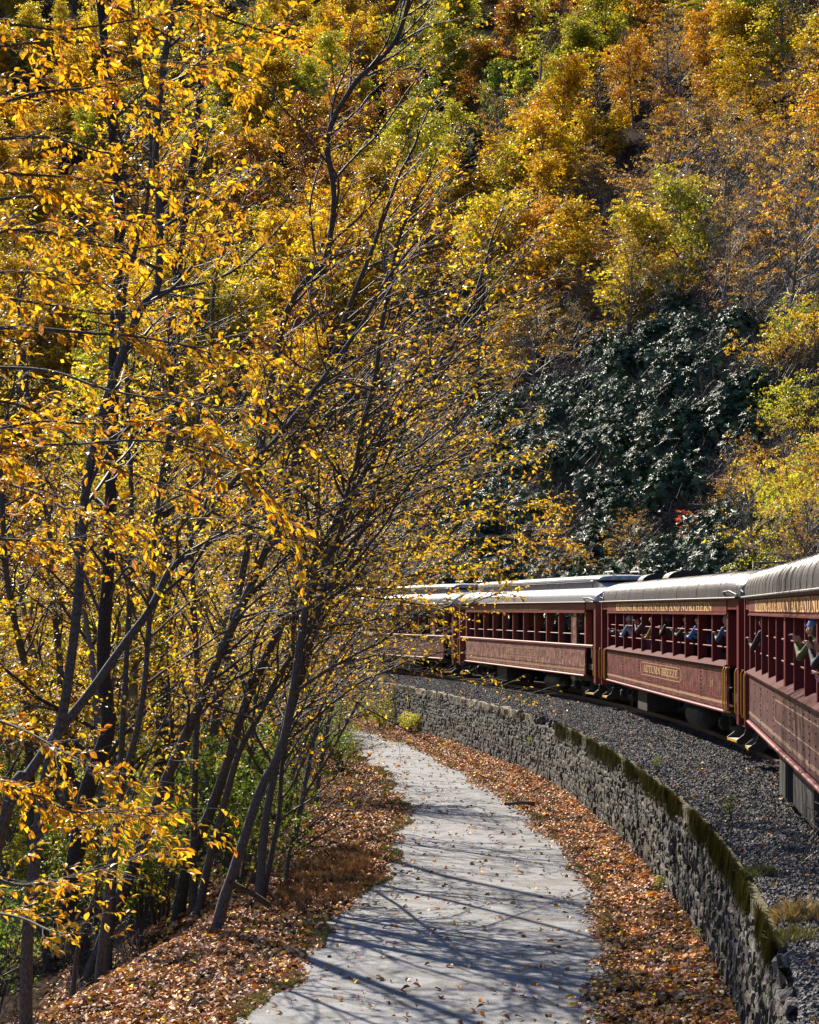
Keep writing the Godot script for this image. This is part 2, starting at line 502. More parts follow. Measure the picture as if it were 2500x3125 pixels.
# shared prototypes for the woods on the slope
var protos := []
var gaps := FastNoiseLite.new()
var sprays := []
func proto(seed_: int, H: float, limbs: int, spread: float, kids: Array, lift: float, per: int) -> Dictionary:
	rng.seed = seed_
	var t := Sprout.new()
	var pts := [V(0, -.8, 0)]
	var p := V(0, 0, 0)
	var lean := V(rf(-.12, .12), 1, rf(-.12, .12))
	for k in 6:
		pts.append(p)
		p += (lean + rv() * .12).normalized() * H * .135
	var line := curve(pts, 2)
	var n := line.size()
	var rr := PackedFloat32Array()
	for k in n: rr.append(lerpf(H * .012, H * .003, float(k) / (n - 1)))
	var trunk := MB.new()
	for k in n: rr[k] *= 1.0
	trunk.tube(line, rr, 6)
	for k in limbs:
		var f := lerpf(.32, 1.0, (k + rng.randf() * .8) / limbs)
		var a := mini(int(f * (n - 1)), n - 1)
		var an := k * 2.4 + rf(-.4, .4)
		shoot(t, line[a], V(cos(an), lift * rf(.6, 1.5), sin(an)).normalized(), H * spread * (1.25 - .75 * absf(f - .5) - .3 * f) * rf(.8, 1.2), rr[a] * .6, 0, 2, {"bias": V(0, .04, 0), "wig": .2, "kids": kids, "ratio": .56, "leaf": .8, "per": per})
	return {"trunk": trunk.mesh(), "wood": t.wood.mesh(), "tips": t.lp}
func hill_tree(called: String, label: String, group: String, at: Vector3, pr: Dictionary, scale_: float, kind: String, density: float, spray_size: float, pale := false, above := -1.0) -> Node3D:
	var root := thing(called, label, "tree", at, group)
	root.rotation.y = rf(0, TAU)
	root.scale = V(scale_, scale_ * rf(.9, 1.12), scale_)
	part("trunk", pr.trunk, M.bark_pale, root)
	part("branches", pr.wood, M.twig_pale if pale else M.twig, root)
	var buf := PackedFloat32Array()
	var tone := rf(.8, 1.15)
	var off := rv() * 500.0
	var hole := rf(-.12, .10)
	for q in pr.tips:
		if rng.randf() > density or q.y < above: continue
		if gaps.get_noise_3dv(q + off) > hole + .04: continue
		var s := spray_size * rf(.6, 1.35)
		put(buf, turned(V(0, 1, 0) + rv() * .45, rf(0, TAU), s), q + rv() * .85, tint(kind) * (tone * (rf(.75, 1.25) if rng.randf() < .75 else rf(.3, .7))))
	if buf.size(): many("foliage", sprays[rng.randi() % sprays.size()], M.leaf_far, buf, root)
	return root

func make_shapes() -> void:
	gaps.frequency = .22
	gaps.seed = 5
	gaps.fractal_octaves = 2
	leaf_a = leaf_mesh(.35, .22, .27)
	leaf_b = leaf_mesh(.55, .5, .33)
	for k in 3: sprays.append(spray_mesh(17, .19, .9, .36, 100 + k))
	protos.append(proto(41, 16.0, 13, .22, [7, 5], 1.0, 2))
	protos.append(proto(42, 18.0, 15, .18, [7, 5], 1.3, 2))
	protos.append(proto(43, 15.0, 12, .26, [7, 5], .8, 2))
	protos.append(proto(44, 12.0, 13, .30, [10, 7], .9, 1))     # bare and twiggy
	protos.append(proto(45, 9.0, 9, .30, [6, 4], .8, 2))       # slim understorey tree

func rosette_mesh(seed_: int, low: float) -> ArrayMesh:
	rng.seed = seed_
	var b := MB.new()
	for k in 11:
		var an := k * 2.4
		var lift := rf(low, .5)
		var x := V(cos(an), lift, sin(an)).normalized()
		var side := x.cross(V(0, 1, 0)).normalized() * .17
		var dr := V(0, -.12, 0)
		var q := b.v.size()
		b.v.append(V(0, 0, 0)); b.v.append(x * .5 + side); b.v.append(x + dr); b.v.append(x * .5 - side)
		b.i.append_array([q, q + 1, q + 2, q, q + 2, q + 3])
	return b.mesh()
func shrub(called: String, label: String, group: String, at: Vector3, w: float, h: float, n: int, leaf: ArrayMesh, m: Material, size: float, kind: String, shell: float) -> void:
	var root := thing(called, label, "shrub", at, group)
	root.rotation.y = rf(0, TAU)
	var st := MB.new()
	for k in 9:
		var an := rf(0, TAU)
		var e := V(cos(an) * w * rf(.3, .8), h * rf(.5, .9), sin(an) * w * rf(.3, .8))
		st.tube(PackedVector3Array([V(rf(-.1, .1), -.3, rf(-.1, .1)), e * .35 + V(0, h * .15, 0), e * .7 + rv() * .1, e]), PackedFloat32Array([.03, .025, .016, .006]), 4)
	part("stems", st.mesh(), M.twig, root)
	var buf := PackedFloat32Array()
	var lumps := []
	for k in 7: lumps.append([V(rf(-.6, .6) * w, rf(.35, .8) * h, rf(-.6, .6) * w), rf(.35, .6)])
	for k in n:
		var l: Array = lumps[rng.randi() % 7]
		var d := rv()
		while d.length() > 1.0: d = rv()
		d = d.normalized() * pow(rng.randf(), shell)
		var o: Vector3 = l[0] + d * V(w, h * .8, w) * float(l[1])
		if o.y < .05: continue
		var up := (V(0, .7, 0) + d).normalized()
		put(buf, turned(up + rv() * .4, rf(0, TAU), size * rf(.7, 1.3)), o, tint(kind))
	many("foliage", leaf, m, buf, root)

# ---------------------------------------------------------------- the train
func text_part(called: String, text: String, mat_: Material, parent: Node, at: Vector3, width: float, height: float) -> void:
	var fo := SystemFont.new()
	fo.font_names = PackedStringArray(["Droid Serif"])
	fo.font_weight = 700
	var tm := TextMesh.new()
	tm.text = text
	tm.font = fo
	tm.font_size = 32
	tm.pixel_size = 0.01
	tm.depth = 0.02
	tm.curve_step = 2.0
	var bb := tm.get_aabb()
	var o := part(called, tm, mat_, parent)
	o.scale = V(width / bb.size.x, height / 0.235, 0.3)
	o.position = at
func arch(z: float, rise: float, e: float, n: int) -> Array:   # roof outline from the near eave over to the far one
	var out := []
	for k in n + 1:
		var a := PI * k / n
		var ca := cos(a)
		out.append(Vector2(z * signf(ca) * pow(absf(ca), e), rise * pow(sin(a), e)))
	return out
func roof_mesh(len_: float, z: float, y: float, rise: float, e: float, tuck: float) -> ArrayMesh:
	var b := MB.new()
	var pr := arch(z, rise, e, 22)
	var xs := [-len_, -len_ + .12, -len_ + .4, -len_ + .9, len_ - .9, len_ - .4, len_ - .12, len_]
	var sc := [tuck - .12, tuck - .03, (1 + tuck) / 2, 1.0, 1.0, (1 + tuck) / 2, tuck - .03, tuck - .12]
	for k in xs.size():
		for p in pr:
			b.v.append(V(xs[k], y + p.y * sc[k], p.x * lerpf(1.0, sc[k], .35)))
	var w := pr.size()
	for k in xs.size() - 1:
		for j in w - 1:
			var q := k * w + j
			b.i.append_array([q, q + 1, q + w + 1, q, q + w + 1, q + w])
	for j in range(1, w - 1):
		var q := (xs.size() - 1) * w
		b.i.append_array([q, q + j, q + j + 1, 0, j + 1, j])
	var st := SurfaceTool.new()
	st.create_from(b.mesh(), 0)
	st.generate_normals()
	return st.commit()
func bar(parent: Node, called: String, lo: Vector3, hi: Vector3, m: Material, e := 0.0) -> MeshInstance3D:
	var b := MB.new()
	if e > 0.0: b.bevel(lo, hi, e)
	else: b.box(lo, hi)
	return part(called, b.mesh(), m, parent)
func piped(parent: Node, called: String, pts: Array, rad: float, m: Material, k := 6) -> MeshInstance3D:
	var b := MB.new()
	b.pipe(pts, rad, k)
	return part(called, b.mesh(), m, parent)
func wheel_mesh() -> ArrayMesh:
	var b := MB.new()
	var ax := Basis(V(1, 0, 0), V(0, 0, 1), V(0, -1, 0))   # lathe axis along +z
	b.lathe([Vector2(0, -.07), Vector2(.45, -.07), Vector2(.45, -.04), Vector2(.42, -.035), Vector2(.415, .06), Vector2(.35, .065), Vector2(.31, .02), Vector2(.14, .03), Vector2(.12, .09), Vector2(0, .09)], 24, ax, Vector3.ZERO)
	return b.mesh()
func bogie(car: Node3D, x: float) -> void:
	var t := Node3D.new()
	t.name = "bogie"
	car.add_child(t, true)
	t.position = V(x, 0, 0)
	for dx in [-1.2, 1.2]:
		for sz in [-1, 1]:
			var w := part("wheel", wheel_cache, M.under, t)
			w.position = V(dx, .42, .74 * sz)
			if sz < 0: w.rotation.y = PI
			if sz > 0:
				var b := MB.new()
				b.bevel(V(dx - .14, .28, .93), V(dx + .14, .60, 1.12), .05)
				part("journal_box", b.mesh(), M.under, t)
				bar(t, "box_lid", V(dx - .09, .36, 1.12), V(dx + .09, .52, 1.15), M.cabinet)
		piped(t, "axle", [V(dx, .42, -.7), V(dx, .42, .7)], .08, M.under)
	for sz in [-1, 1]:
		var b := MB.new()
		var z0: float = .86 if sz > 0 else -1.02
		b.extrude([Vector2(z0, .62), Vector2(z0 + .16, .62), Vector2(z0 + .16, .8), Vector2(z0, .8)], -1.55, 1.55, true)
		b.extrude([Vector2(z0, .3), Vector2(z0 + .12, .3), Vector2(z0 + .12, .4), Vector2(z0, .4)], -.85, .85, true)
		for k in [-1, 1]:
			b.box(V(.85 * k - .05, .3, z0), V(.85 * k + .05, .7, z0 + .12))
		part("side_frame", b.mesh(), M.under, t)
		for k in [-.45, .45]:
			var c := MB.new()
			var pts := []
			for j in 33: pts.append(V(k + .09 * cos(j * TAU / 8), .4 + j * .0065, z0 + .07 + .09 * sin(j * TAU / 8)))
			c.pipe(pts, .02, 4)
			part("spring", c.mesh(), M.under, t)
	bar(t, "bolster", V(-.25, .6, -1.0), V(.25, .85, 1.0), M.under)
var wheel_cache: ArrayMesh
func place_car(o: Node3D, s_mid: float) -> void:
	var th := s_mid / R
	var r := R + 1.525 - .206
	o.position = V(CX + r * cos(th), RAIL, -(CD + r * sin(th)))
	var x := V(sin(th), 0, cos(th))        # towards the camera along the track
	o.basis = Basis(x, V(0, 1, 0), x.cross(V(0, 1, 0)))
func coach(label: String, s_mid: float, style: String) -> Node3D:
	var o := thing("passenger_coach", label, "train car")
	place_car(o, s_mid)
	var H := 11.72
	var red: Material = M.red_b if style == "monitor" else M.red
	var side: Material = {"open": M.side, "near": M.side_near_shaded, "monitor": M.side_b}[style]
	var bw: float = 10.25
	for sz in [1, -1]:
		# lower side panels with seams, a stripe and the sill over them
		var xs := [-bw, -6.6, -3.2, .35, 3.7, 7.0, bw]
		for k in 6:
			var b := MB.new()
			var z0 := 1.44 if sz > 0 else -1.50
			b.bevel(V(xs[k] + .006, .87, z0), V(xs[k + 1] - .006, 1.78, z0 + .06), .012)
			part("side_panel", b.mesh(), side, o)
		if style == "monitor":
			bar(o, "belt_rail", V(-H + .35, 1.78, 1.42 * sz - (.0 if sz > 0 else .12)), V(H - .35, 1.88, 1.54 if sz > 0 else -1.42), red, .02)
		else:
			var b := MB.new()
			if sz > 0: b.extrude([Vector2(1.30, 1.78), Vector2(1.56, 1.78), Vector2(1.58, 1.82), Vector2(1.38, 1.93), Vector2(1.30, 1.93)], -bw, bw, true)
			else: b.extrude([Vector2(-1.58, 1.82), Vector2(-1.56, 1.78), Vector2(-1.30, 1.78), Vector2(-1.30, 1.93), Vector2(-1.38, 1.93)], -bw, bw, true)
			part("window_ledge", b.mesh(), M.ledge, o)
			piped(o, "belt_moulding", [V(-bw, 1.765, 1.515 * sz), V(bw, 1.765, 1.515 * sz)], .022, M.red)
		bar(o, "side_sill", V(-bw, .80, 1.40 if sz > 0 else -1.56), V(bw, .868, 1.56 if sz > 0 else -1.40), red, .02)
		bar(o, "letterboard", V(-bw, 2.96, 1.42 if sz > 0 else -1.51), V(bw, 3.27, 1.51 if sz > 0 else -1.42), M.red_b if style == "monitor" else M.letterboard)
		bar(o, "letterboard_moulding", V(-bw, 2.935, 1.43 if sz > 0 else -1.535), V(bw, 2.959, 1.535 if sz > 0 else -1.43), red)
		bar(o, "gutter", V(-H + .05, 3.272, 1.40 if sz > 0 else -1.60), V(H - .05, 3.315, 1.60 if sz > 0 else -1.40), M.cabinet, .012)
		# posts and safety bars of the openings
		for k in 12:
			var x := -bw + k * bw * 2 / 11.0
			var hw := .055 if k > 0 and k < 11 else .10
			if style == "near" and k == 5: hw = .16
			bar(o, "window_post", V(x - hw, 1.84, 1.28 if sz > 0 else -1.49), V(x + hw, 2.965, 1.49 if sz > 0 else -1.28), red)
			if k < 11:
				for y in [2.22, 2.57]:
					if style == "monitor" and y > 2.4: continue
					piped(o, "safety_bar", [V(x + hw, y, 1.40 * sz), V(x + bw * 2 / 11.0 - .055, y, 1.40 * sz)], .019, red, 6)
				if style == "monitor" and k == 10 and sz > 0:
					bar(o, "window_panel", V(x + .055, 1.88, 1.40), V(x + .62, 2.965, 1.48), M.side_b)
		# vestibule posts, gates and steps at both ends
		for e in [-1, 1]:
			bar(o, "end_post", V((H - .22) if e > 0 else -H, .62, 1.25 if sz > 0 else -1.52), V(H if e > 0 else -H + .22, 3.28, 1.52 if sz > 0 else -1.25), red, .02)
			var g0 := bw + .1 if e > 0 else -H + .22
			var g1 := H - .22 if e > 0 else -bw - .1
			bar(o, "vestibule_gate", V(g0, 1.2, 1.12 if sz > 0 else -1.16), V(g1, 1.9, 1.16 if sz > 0 else -1.12), side)
			bar(o, "vestibule_header", V(g0, 3.05, 1.40 if sz > 0 else -1.50), V(g1, 3.27, 1.50 if sz > 0 else -1.40), red)
			for y in [2.2, 2.6]:
				piped(o, "gate_bar", [V(g0, y, 1.2 * sz), V(g1, y, 1.2 * sz)], .02, red, 5)
			if sz > 0:
				for gx in ([bw + .03, bw + .30, H - .02] if e > 0 else [-bw - .03, -bw - .30, -H + .02]):
					if style == "monitor" and absf(gx) < H - .5: continue
					var z := 1.56
					piped(o, "grab_iron", [V(gx, 1.80, 1.49), V(gx, 1.80, z), V(gx, 1.72, z + .03), V(gx, .92, z + .03), V(gx, .84, z), V(gx, .84, 1.47)], .017, M.yellow, 6)
				# steps: two curved cheek plates and treads
				for px in ([g0 + .02, g1 - .03] if e > 0 else [g0 + .02, g1 - .03]):
					var b := MB.new()
					var pr := [Vector2(.75, .82), Vector2(1.0, .45), Vector2(1.22, .22), Vector2(1.5, .20), Vector2(1.52, .30), Vector2(1.36, .42), Vector2(1.30, .62), Vector2(1.44, .84)]
					b.extrude(pr, px, px + .025, true)
					part("step_cheek", b.mesh(), M.under, o)
				bar(o, "step_tread", V(g0 + .05, .26, 1.22), V(g1 - .05, .29, 1.50), M.tread)
				bar(o, "step_nosing", V(g0 + .05, .245, 1.502), V(g1 - .05, .295, 1.515), M.yellow)
				bar(o, "step_tread", V(g0 + .05, .55, 1.0), V(g1 - .05, .58, 1.26), M.under)
				var ch := []
				for k in 9: ch.append(V((H - .1) * e, .95 - .5 * sin(PI * k / 8.0), 1.2 - .25 * k / 8.0))
				piped(o, "safety_chain", ch, .016, M.steel, 4)
	# floor, ceiling and end bulkheads
	bar(o, "coach_floor", V(-H, 1.05, -1.38), V(H, 1.24, 1.38), M.inside)
	bar(o, "coach_ceiling", V(-H + .1, 3.16, -1.38), V(H - .1, 3.26, 1.38), M.inside)
	for e in [-1, 1]:
		for sz in [-1, 1]:
			bar(o, "bulkhead", V(bw * e - .04, 1.24, .42 if sz > 0 else -1.27), V(bw * e + .04, 3.16, 1.27 if sz > 0 else -.42), M.inside)
		bar(o, "end_beam", V(H * e - .12, .95, -1.22), V(H * e + .12, 1.2, 1.22), M.under)
		bar(o, "coupler", V((H + .02) * e - .45, .78, -.14), V((H + .02) * e + .45, 1.0, .14), M.under)
		for sz in [-1, 1]:
			bar(o, "diaphragm", V((H + .18) * e - .06, 1.2, .45 if sz > 0 else -.6), V((H + .18) * e + .06, 3.1, .6 if sz > 0 else -.45), M.black)
		bogie(o, 8.6 * e)
	bar(o, "centre_sill", V(-9.5, .72, -.3), V(9.5, 1.05, .3), M.under)
	# roof
	if style == "monitor":
		part("roof", roof_mesh(H, 1.57, 3.30, .52, .62, .9), M.roof_b, o)
		var b := MB.new()
		b.box(V(-9.4, 3.55, -.98), V(9.4, 4.03, .98))
		part("clerestory_wall", b.mesh(), M.monitor, o)
		for k in 20:
			bar(o, "clerestory_panel", V(-9.36 + k * .936, 3.66, .982), V(-9.36 + k * .936 + .90, 3.98, 1.0), M.monitor)
		part("clerestory_roof", roof_mesh(10.2, 1.10, 4.035, .2, .62, .8), M.roof_b, o)
		bar(o, "clerestory_fascia", V(-9.7, 3.99, 1.02), V(9.7, 4.036, 1.09), M.roof_b, .012)
		for e in [-1, 1]:
			var c := MB.new()
			for k in 8:
				var a0 := PI / 2 * k / 8
				var a1 := PI / 2 * (k + 1) / 8
				c.quad(V(e * (9.4 + 1.3 * sin(a0)), 3.6 + .43 * cos(a0), .98 * e), V(e * (9.4 + 1.3 * sin(a0)), 3.6 + .43 * cos(a0), -.98 * e), V(e * (9.4 + 1.3 * sin(a1)), 3.6 + .43 * cos(a1), -.98 * e), V(e * (9.4 + 1.3 * sin(a1)), 3.6 + .43 * cos(a1), .98 * e))
			for sz in [-1, 1]:
				var fan := []
				for k in 9: fan.append(V(e * (9.4 + 1.3 * sin(PI / 2 * k / 8)), 3.6 + .43 * cos(PI / 2 * k / 8), .98 * sz))
				for k in 8:
					if e * sz > 0: c.tri(V(e * 9.4, 3.5, .98 * sz), fan[k], fan[k + 1])
					else: c.tri(V(e * 9.4, 3.5, .98 * sz), fan[k + 1], fan[k])
			part("clerestory_hood", c.mesh(), M.roof_b, o)
		piped(o, "roof_walk_rail", [V(8.9, 4.23, .45), V(8.9, 4.33, .45), V(10.0, 4.33, .45), V(10.0, 4.2, .45)], .02, M.steel)
		piped(o, "roof_walk_rail", [V(8.9, 4.23, -.45), V(8.9, 4.33, -.45), V(10.0, 4.33, -.45), V(10.0, 4.2, -.45)], .02, M.steel)
	else:
		part("roof", roof_mesh(H, 1.575, 3.30, .63, .62, .86), M.roof, o)
		var seams := MB.new()
		var pr := arch(1.578, .633, .62, 22)
		for k in (24 if style == "near" else 8):
			var x := -10.6 + k * (.92 if style == "near" else 2.9)
			var pts := []
			for p in pr: pts.append(V(x, 3.302 + p.y, p.x))
			seams.pipe(pts, .0045, 4)
		part("roof_seam", seams.mesh(), M.roof, o, "stuff")
		for x in ([-7.6, -2.6] if style == "open" else [3.6]):
			var b := MB.new()
			var q := arch(.62, .32, .8, 12)
			for p in q.size(): q[p] += Vector2(.25, 3.82)
			q.reverse()
			q.append(Vector2(.87, 3.68)); q.append(Vector2(-.37, 3.68))
			q.reverse()
			b.extrude(q, x - .55, x + .55, true)
			part("roof_vent", b.mesh(), M.black, o)
		piped(o, "roof_handrail", [V(10.4, 3.76, .95), V(10.4, 4.06, .95), V(10.4, 4.06, .1), V(10.4, 3.92, .1)], .022, M.black)
		for p in [V(6.2, 3.90, .55), V(8.0, 3.91, .35), V(6.8, 3.86, .85), V(4.6, 3.88, .7)]:
			piped(o, "roof_grab", [p, p + V(0, .06, 0), p + V(.3, .06, 0), p + V(.3, 0, 0)], .014, M.black, 5)
	for e in [-1, 1]:
		piped(o, "roof_end_grab", [V(e * 10.5, 3.36, 1.58), V(e * 10.55, 3.42, 1.63), V(e * 11.2, 3.44, 1.62), V(e * 11.5, 3.36, 1.52)], .02, M.black, 5)
	# underbody
	if style == "near":
		for q in [[-2.7, -1.3, .0], [-.5, 3.2, .05]]:
			bar(o, "equipment_cabinet", V(q[0], .06, .75), V(q[1], .78, 1.42 - q[2]), M.cabinet, .02)
			bar(o, "cabinet_door", V(q[0] + .06, .12, 1.422 - q[2]), V((q[0] + q[1]) / 2 - .03, .72, 1.445 - q[2]), M.cabinet, .008)
			bar(o, "cabinet_door", V((q[0] + q[1]) / 2 + .03, .12, 1.422 - q[2]), V(q[1] - .06, .72, 1.445 - q[2]), M.cabinet, .008)
	else:
		bar(o, "battery_box", V(-4.4, .2, .5), V(-2.6, .8, 1.36), M.under, .02)
	var tank := MB.new()
	tank.lathe([Vector2(0, -1.0), Vector2(.2, -.98), Vector2(.3, -.88), Vector2(.32, -.75), Vector2(.32, .75), Vector2(.3, .88), Vector2(.2, .98), Vector2(0, 1.0)], 18, Basis(V(0, 1, 0), V(-1, 0, 0), V(0, 0, 1)), V(7.4 if style == "near" else 4.4, .46, 1.0))
	part("air_tank", tank.mesh(), M.cabinet, o)
	for k in [-.6, .6]:
		piped(o, "tank_strap", [V((7.4 if style == "near" else 4.4) + k, .8, .7), V((7.4 if style == "near" else 4.4) + k, .8, 1.3)], .025, M.steel, 5)
	# seats inside
	if style == "monitor":
		for k in 11:
			var x := -bw + (k + .5) * bw * 2 / 11.0
			for z in [-.95, .72]:
				var b := MB.new()
				b.bevel(V(x - .25, 1.24, z - .25), V(x + .25, 1.65, z + .5), .05)
				b.bevel(V(x + .2, 1.6, z - .25), V(x + .32, 2.28, z + .5), .05)
				part("seat", b.mesh(), M.seat, o)
	# rivets and lettering on the side that faces the trail
	var rivet := MB.new()
	rivet.lathe([Vector2(.018, 0), Vector2(.014, .008), Vector2(0, .012)], 6, Basis(V(1, 0, 0), V(0, 0, 1), V(0, -1, 0)), Vector3.ZERO)
	var buf := PackedFloat32Array()
	for k in 102:
		var x := -bw + .1 + k * .2
		for y in [1.745, .90, 3.0, 3.235]: put(buf, Basis(), V(x, y, 1.502 if y < 2 else 1.512), Color.WHITE)
	for x in [-6.6, -3.2, .35, 3.7, 7.0]:
		for k in 9:
			for dx in [-.04, .04]:
				put(buf, Basis(), V(x + dx, .95 + k * .095, 1.502), Color.WHITE)
	for k in 12:
		for j in 5:
			put(buf, Basis(), V(-bw + k * bw * 2 / 11.0, 1.0 + j * .16, 1.502), Color.WHITE)
			pass
	many("rivets", rivet.mesh(), red, buf, o)
	var words_: String = "READING AND NORTHERN" if style == "monitor" else "READING BLUE MOUNTAIN AND NORTHERN"
	if style == "monitor": text_part("lettering", words_, M.gold_faded, o, V(-.5, 3.11, 1.514), 8.6, .17)
	else: text_part("lettering", words_, M.gold, o, V(.2, 3.11, 1.514), 16.6, .205)
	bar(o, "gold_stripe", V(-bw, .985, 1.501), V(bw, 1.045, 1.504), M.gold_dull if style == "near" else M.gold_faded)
	if style != "near": bar(o, "red_stripe", V(-bw, 1.10, 1.501), V(bw, 1.125, 1.504), M.red)
	var fw := {"open": [-2.9, 4.2], "monitor": [-2.3, 3.3], "near": [-3.0, 5.4]}[style] as Array
	if style != "far":
		var f := MB.new()
		var y0 := 1.24
		var y1 := 1.60
		for r in [[fw[0] + .2, fw[1] - .2, y0, y0 + .022], [fw[0] + .2, fw[1] - .2, y1 - .022, y1], [fw[0], fw[0] + .09, y0 + .06, y1 - .06], [fw[1] - .09, fw[1], y0 + .06, y1 - .06], [fw[0] + .09, fw[0] + .2, y0 + .04, y0 + .062], [fw[1] - .2, fw[1] - .09, y0 + .04, y0 + .062], [fw[0] + .09, fw[0] + .2, y1 - .062, y1 - .04], [fw[1] - .2, fw[1] - .09, y1 - .062, y1 - .04]]:
			f.box(V(r[0], r[2], 1.501), V(r[1], r[3], 1.505))
		part("nameplate_frame", f.mesh(), M.gold_dull if style == "near" else M.gold_faded, o)
	return o

# ---------------------------------------------------------------- people: a field of tapered capsules meshed as surface nets
func nets(bones: Array, cell: float, k: float, out: MB, xf: Transform3D) -> void:   # bone: [a, b, ra, rb, colour]
	var lo := V(1e9, 1e9, 1e9)
	var hi := -lo
	for q in bones:
		var rm := maxf(q[2], q[3]) + cell * 2.5
		for e in 2:
			lo = lo.min(q[e] - V(rm, rm, rm)); hi = hi.max(q[e] + V(rm, rm, rm))
	var nx := int((hi.x - lo.x) / cell) + 2
	var ny := int((hi.y - lo.y) / cell) + 2
	var nz := int((hi.z - lo.z) / cell) + 2
	var f := PackedFloat32Array()
	f.resize(nx * ny * nz); f.fill(1.0)
	var near := PackedFloat32Array()
	near.resize(nx * ny * nz); near.fill(1.0)
	var who := PackedInt32Array()
	who.resize(nx * ny * nz)
	var touched := {}
	for bi in bones.size():
		var q: Array = bones[bi]
		var a: Vector3 = q[0]
		var b: Vector3 = q[1]
		var ra: float = q[2]
		var rb: float = q[3]
		var ab := b - a
		var l2 := maxf(ab.length_squared(), 1e-9)
		var m := maxf(ra, rb) + cell * 2.0 + k
		var p0 := ((a.min(b) - V(m, m, m) - lo) / cell).floor()
		var p1 := ((a.max(b) + V(m, m, m) - lo) / cell).ceil()
		for z in range(maxi(0, int(p0.z)), mini(nz, int(p1.z) + 1)):
			for y in range(maxi(0, int(p0.y)), mini(ny, int(p1.y) + 1)):
				var row := (z * ny + y) * nx
				for x in range(maxi(0, int(p0.x)), mini(nx, int(p1.x) + 1)):
					var p := lo + V(x, y, z) * cell
					var t := clampf((p - a).dot(ab) / l2, 0.0, 1.0)
					var d := p.distance_to(a + ab * t) - lerpf(ra, rb, t)
					var at := row + x
					if d < near[at]:
						near[at] = d; who[at] = bi
					var g := f[at]
					var h := maxf(k - absf(g - d), 0.0)
					f[at] = minf(g, d) - h * h / (4.0 * k)
	var vid := PackedInt32Array()
	vid.resize(nx * ny * nz); vid.fill(-1)
	var co := [0, 1, nx, nx + 1, nx * ny, nx * ny + 1, nx * ny + nx, nx * ny + nx + 1]
	for z in nz - 1:
		for y in ny - 1:
			for x in nx - 1:
				var at := (z * ny + y) * nx + x
				var neg := 0
				for c in 8:
					if f[at + co[c]] < 0.0: neg += 1
				if neg == 0 or neg == 8: continue
				var sum := Vector3.ZERO
				var cnt := 0
				for e in [[0, 1], [2, 3], [4, 5], [6, 7], [0, 2], [1, 3], [4, 6], [5, 7], [0, 4], [1, 5], [2, 6], [3, 7]]:
					var fa := f[at + co[e[0]]]
					var fb := f[at + co[e[1]]]
					if (fa < 0.0) == (fb < 0.0): continue
					var t := fa / (fa - fb)
					var pa := V(e[0] & 1, (e[0] >> 1) & 1, e[0] >> 2)
					var pb := V(e[1] & 1, (e[1] >> 1) & 1, e[1] >> 2)
					sum += pa.lerp(pb, t); cnt += 1
				vid[at] = out.v.size()
				var lp := lo + (V(x, y, z) + sum / cnt) * cell
				out.v.append(xf * lp)
				var g := V(f[at + 1] - f[at], f[at + nx] - f[at], f[at + nx * ny] - f[at])
				out.n.append((xf.basis * g).normalized())
				out.c.append(bones[who[at]][4])
	for z in range(1, nz - 1):
		for y in range(1, ny - 1):
			for x in range(1, nx - 1):
				var at := (z * ny + y) * nx + x
				var s := f[at] < 0.0
				for ax in 3:
					var st: int = [1, nx, nx * ny][ax]
					if (f[at + st] < 0.0) == s: continue
					var d1: int = [nx, nx * ny, 1][ax]
					var d2: int = [nx * ny, 1, nx][ax]
					var a := vid[at]
					var b := vid[at - d1]
					var c := vid[at - d1 - d2]
					var d := vid[at - d2]
					if a < 0 or b < 0 or c < 0 or d < 0: continue
					if s: out.i.append_array([a, c, b, a, d, c])
					else: out.i.append_array([a, b, c, a, c, d])
const SKIN := Color(.42, .24, .17)
var head_cache := {}
func head_bones(hair: Color, hat: Color, style: String) -> Array:
	var sk := SKIN
	var b := [[V(0, .03, -.01), V(0, .045, -.015), .092, .092, sk], [V(0, -.045, .03), V(0, -.065, .035), .062, .05, sk], [V(0, .0, .095), V(0, -.025, .11), .012, .017, sk],
		[V(.045, .0, .04), V(-.045, .0, .04), .045, .045, sk], [V(.088, -.01, -.01), V(.09, .02, -.015), .016, .02, sk], [V(-.088, -.01, -.01), V(-.09, .02, -.015), .016, .02, sk],
		[V(.033, .012, .083), V(.033, .012, .084), .0115, .0115, Color(.02, .015, .01)], [V(-.033, .012, .083), V(-.033, .012, .084), .0115, .0115, Color(.02, .015, .01)],
		[V(.022, -.062, .082), V(-.022, -.062, .082), .008, .008, Color(.28, .09, .08)], [V(.018, .032, .088), V(.048, .03, .08), .007, .006, hair], [V(-.018, .032, .088), V(-.048, .03, .08), .007, .006, hair],
		[V(0, -.12, -.02), V(0, -.05, -.015), .055, .055, sk]]
	if style == "cap":
		b.append([V(0, .075, -.012), V(0, .085, -.015), .096, .092, hat]); b.append([V(.03, .07, .09), V(-.03, .07, .09), .022, .022, hat]); b.append([V(.04, .062, .13), V(-.04, .062, .13), .012, .012, hat])
		b.append([V(0, .03, -.045), V(0, -.02, -.055), .08, .07, hair])
	elif style == "beanie":
		b.append([V(0, .07, -.014), V(0, .10, -.02), .103, .085, hat])
	else:
		b.append([V(0, .062, -.022), V(0, .08, -.025), .099, .09, hair]); b.append([V(0, .03, -.05), V(0, -.04 if style == "short" else -.14, -.06), .083, .075, hair])
		if style == "curly":
			for k in 14: b.append([V(.08 * cos(k * 2.4), .07 + .05 * sin(k * 1.7), -.03 + .07 * sin(k * 2.4)), V(.09 * cos(k * 2.4), .08 + .05 * sin(k * 1.7), -.03 + .08 * sin(k * 2.4)), .028, .024, hair])
	return b
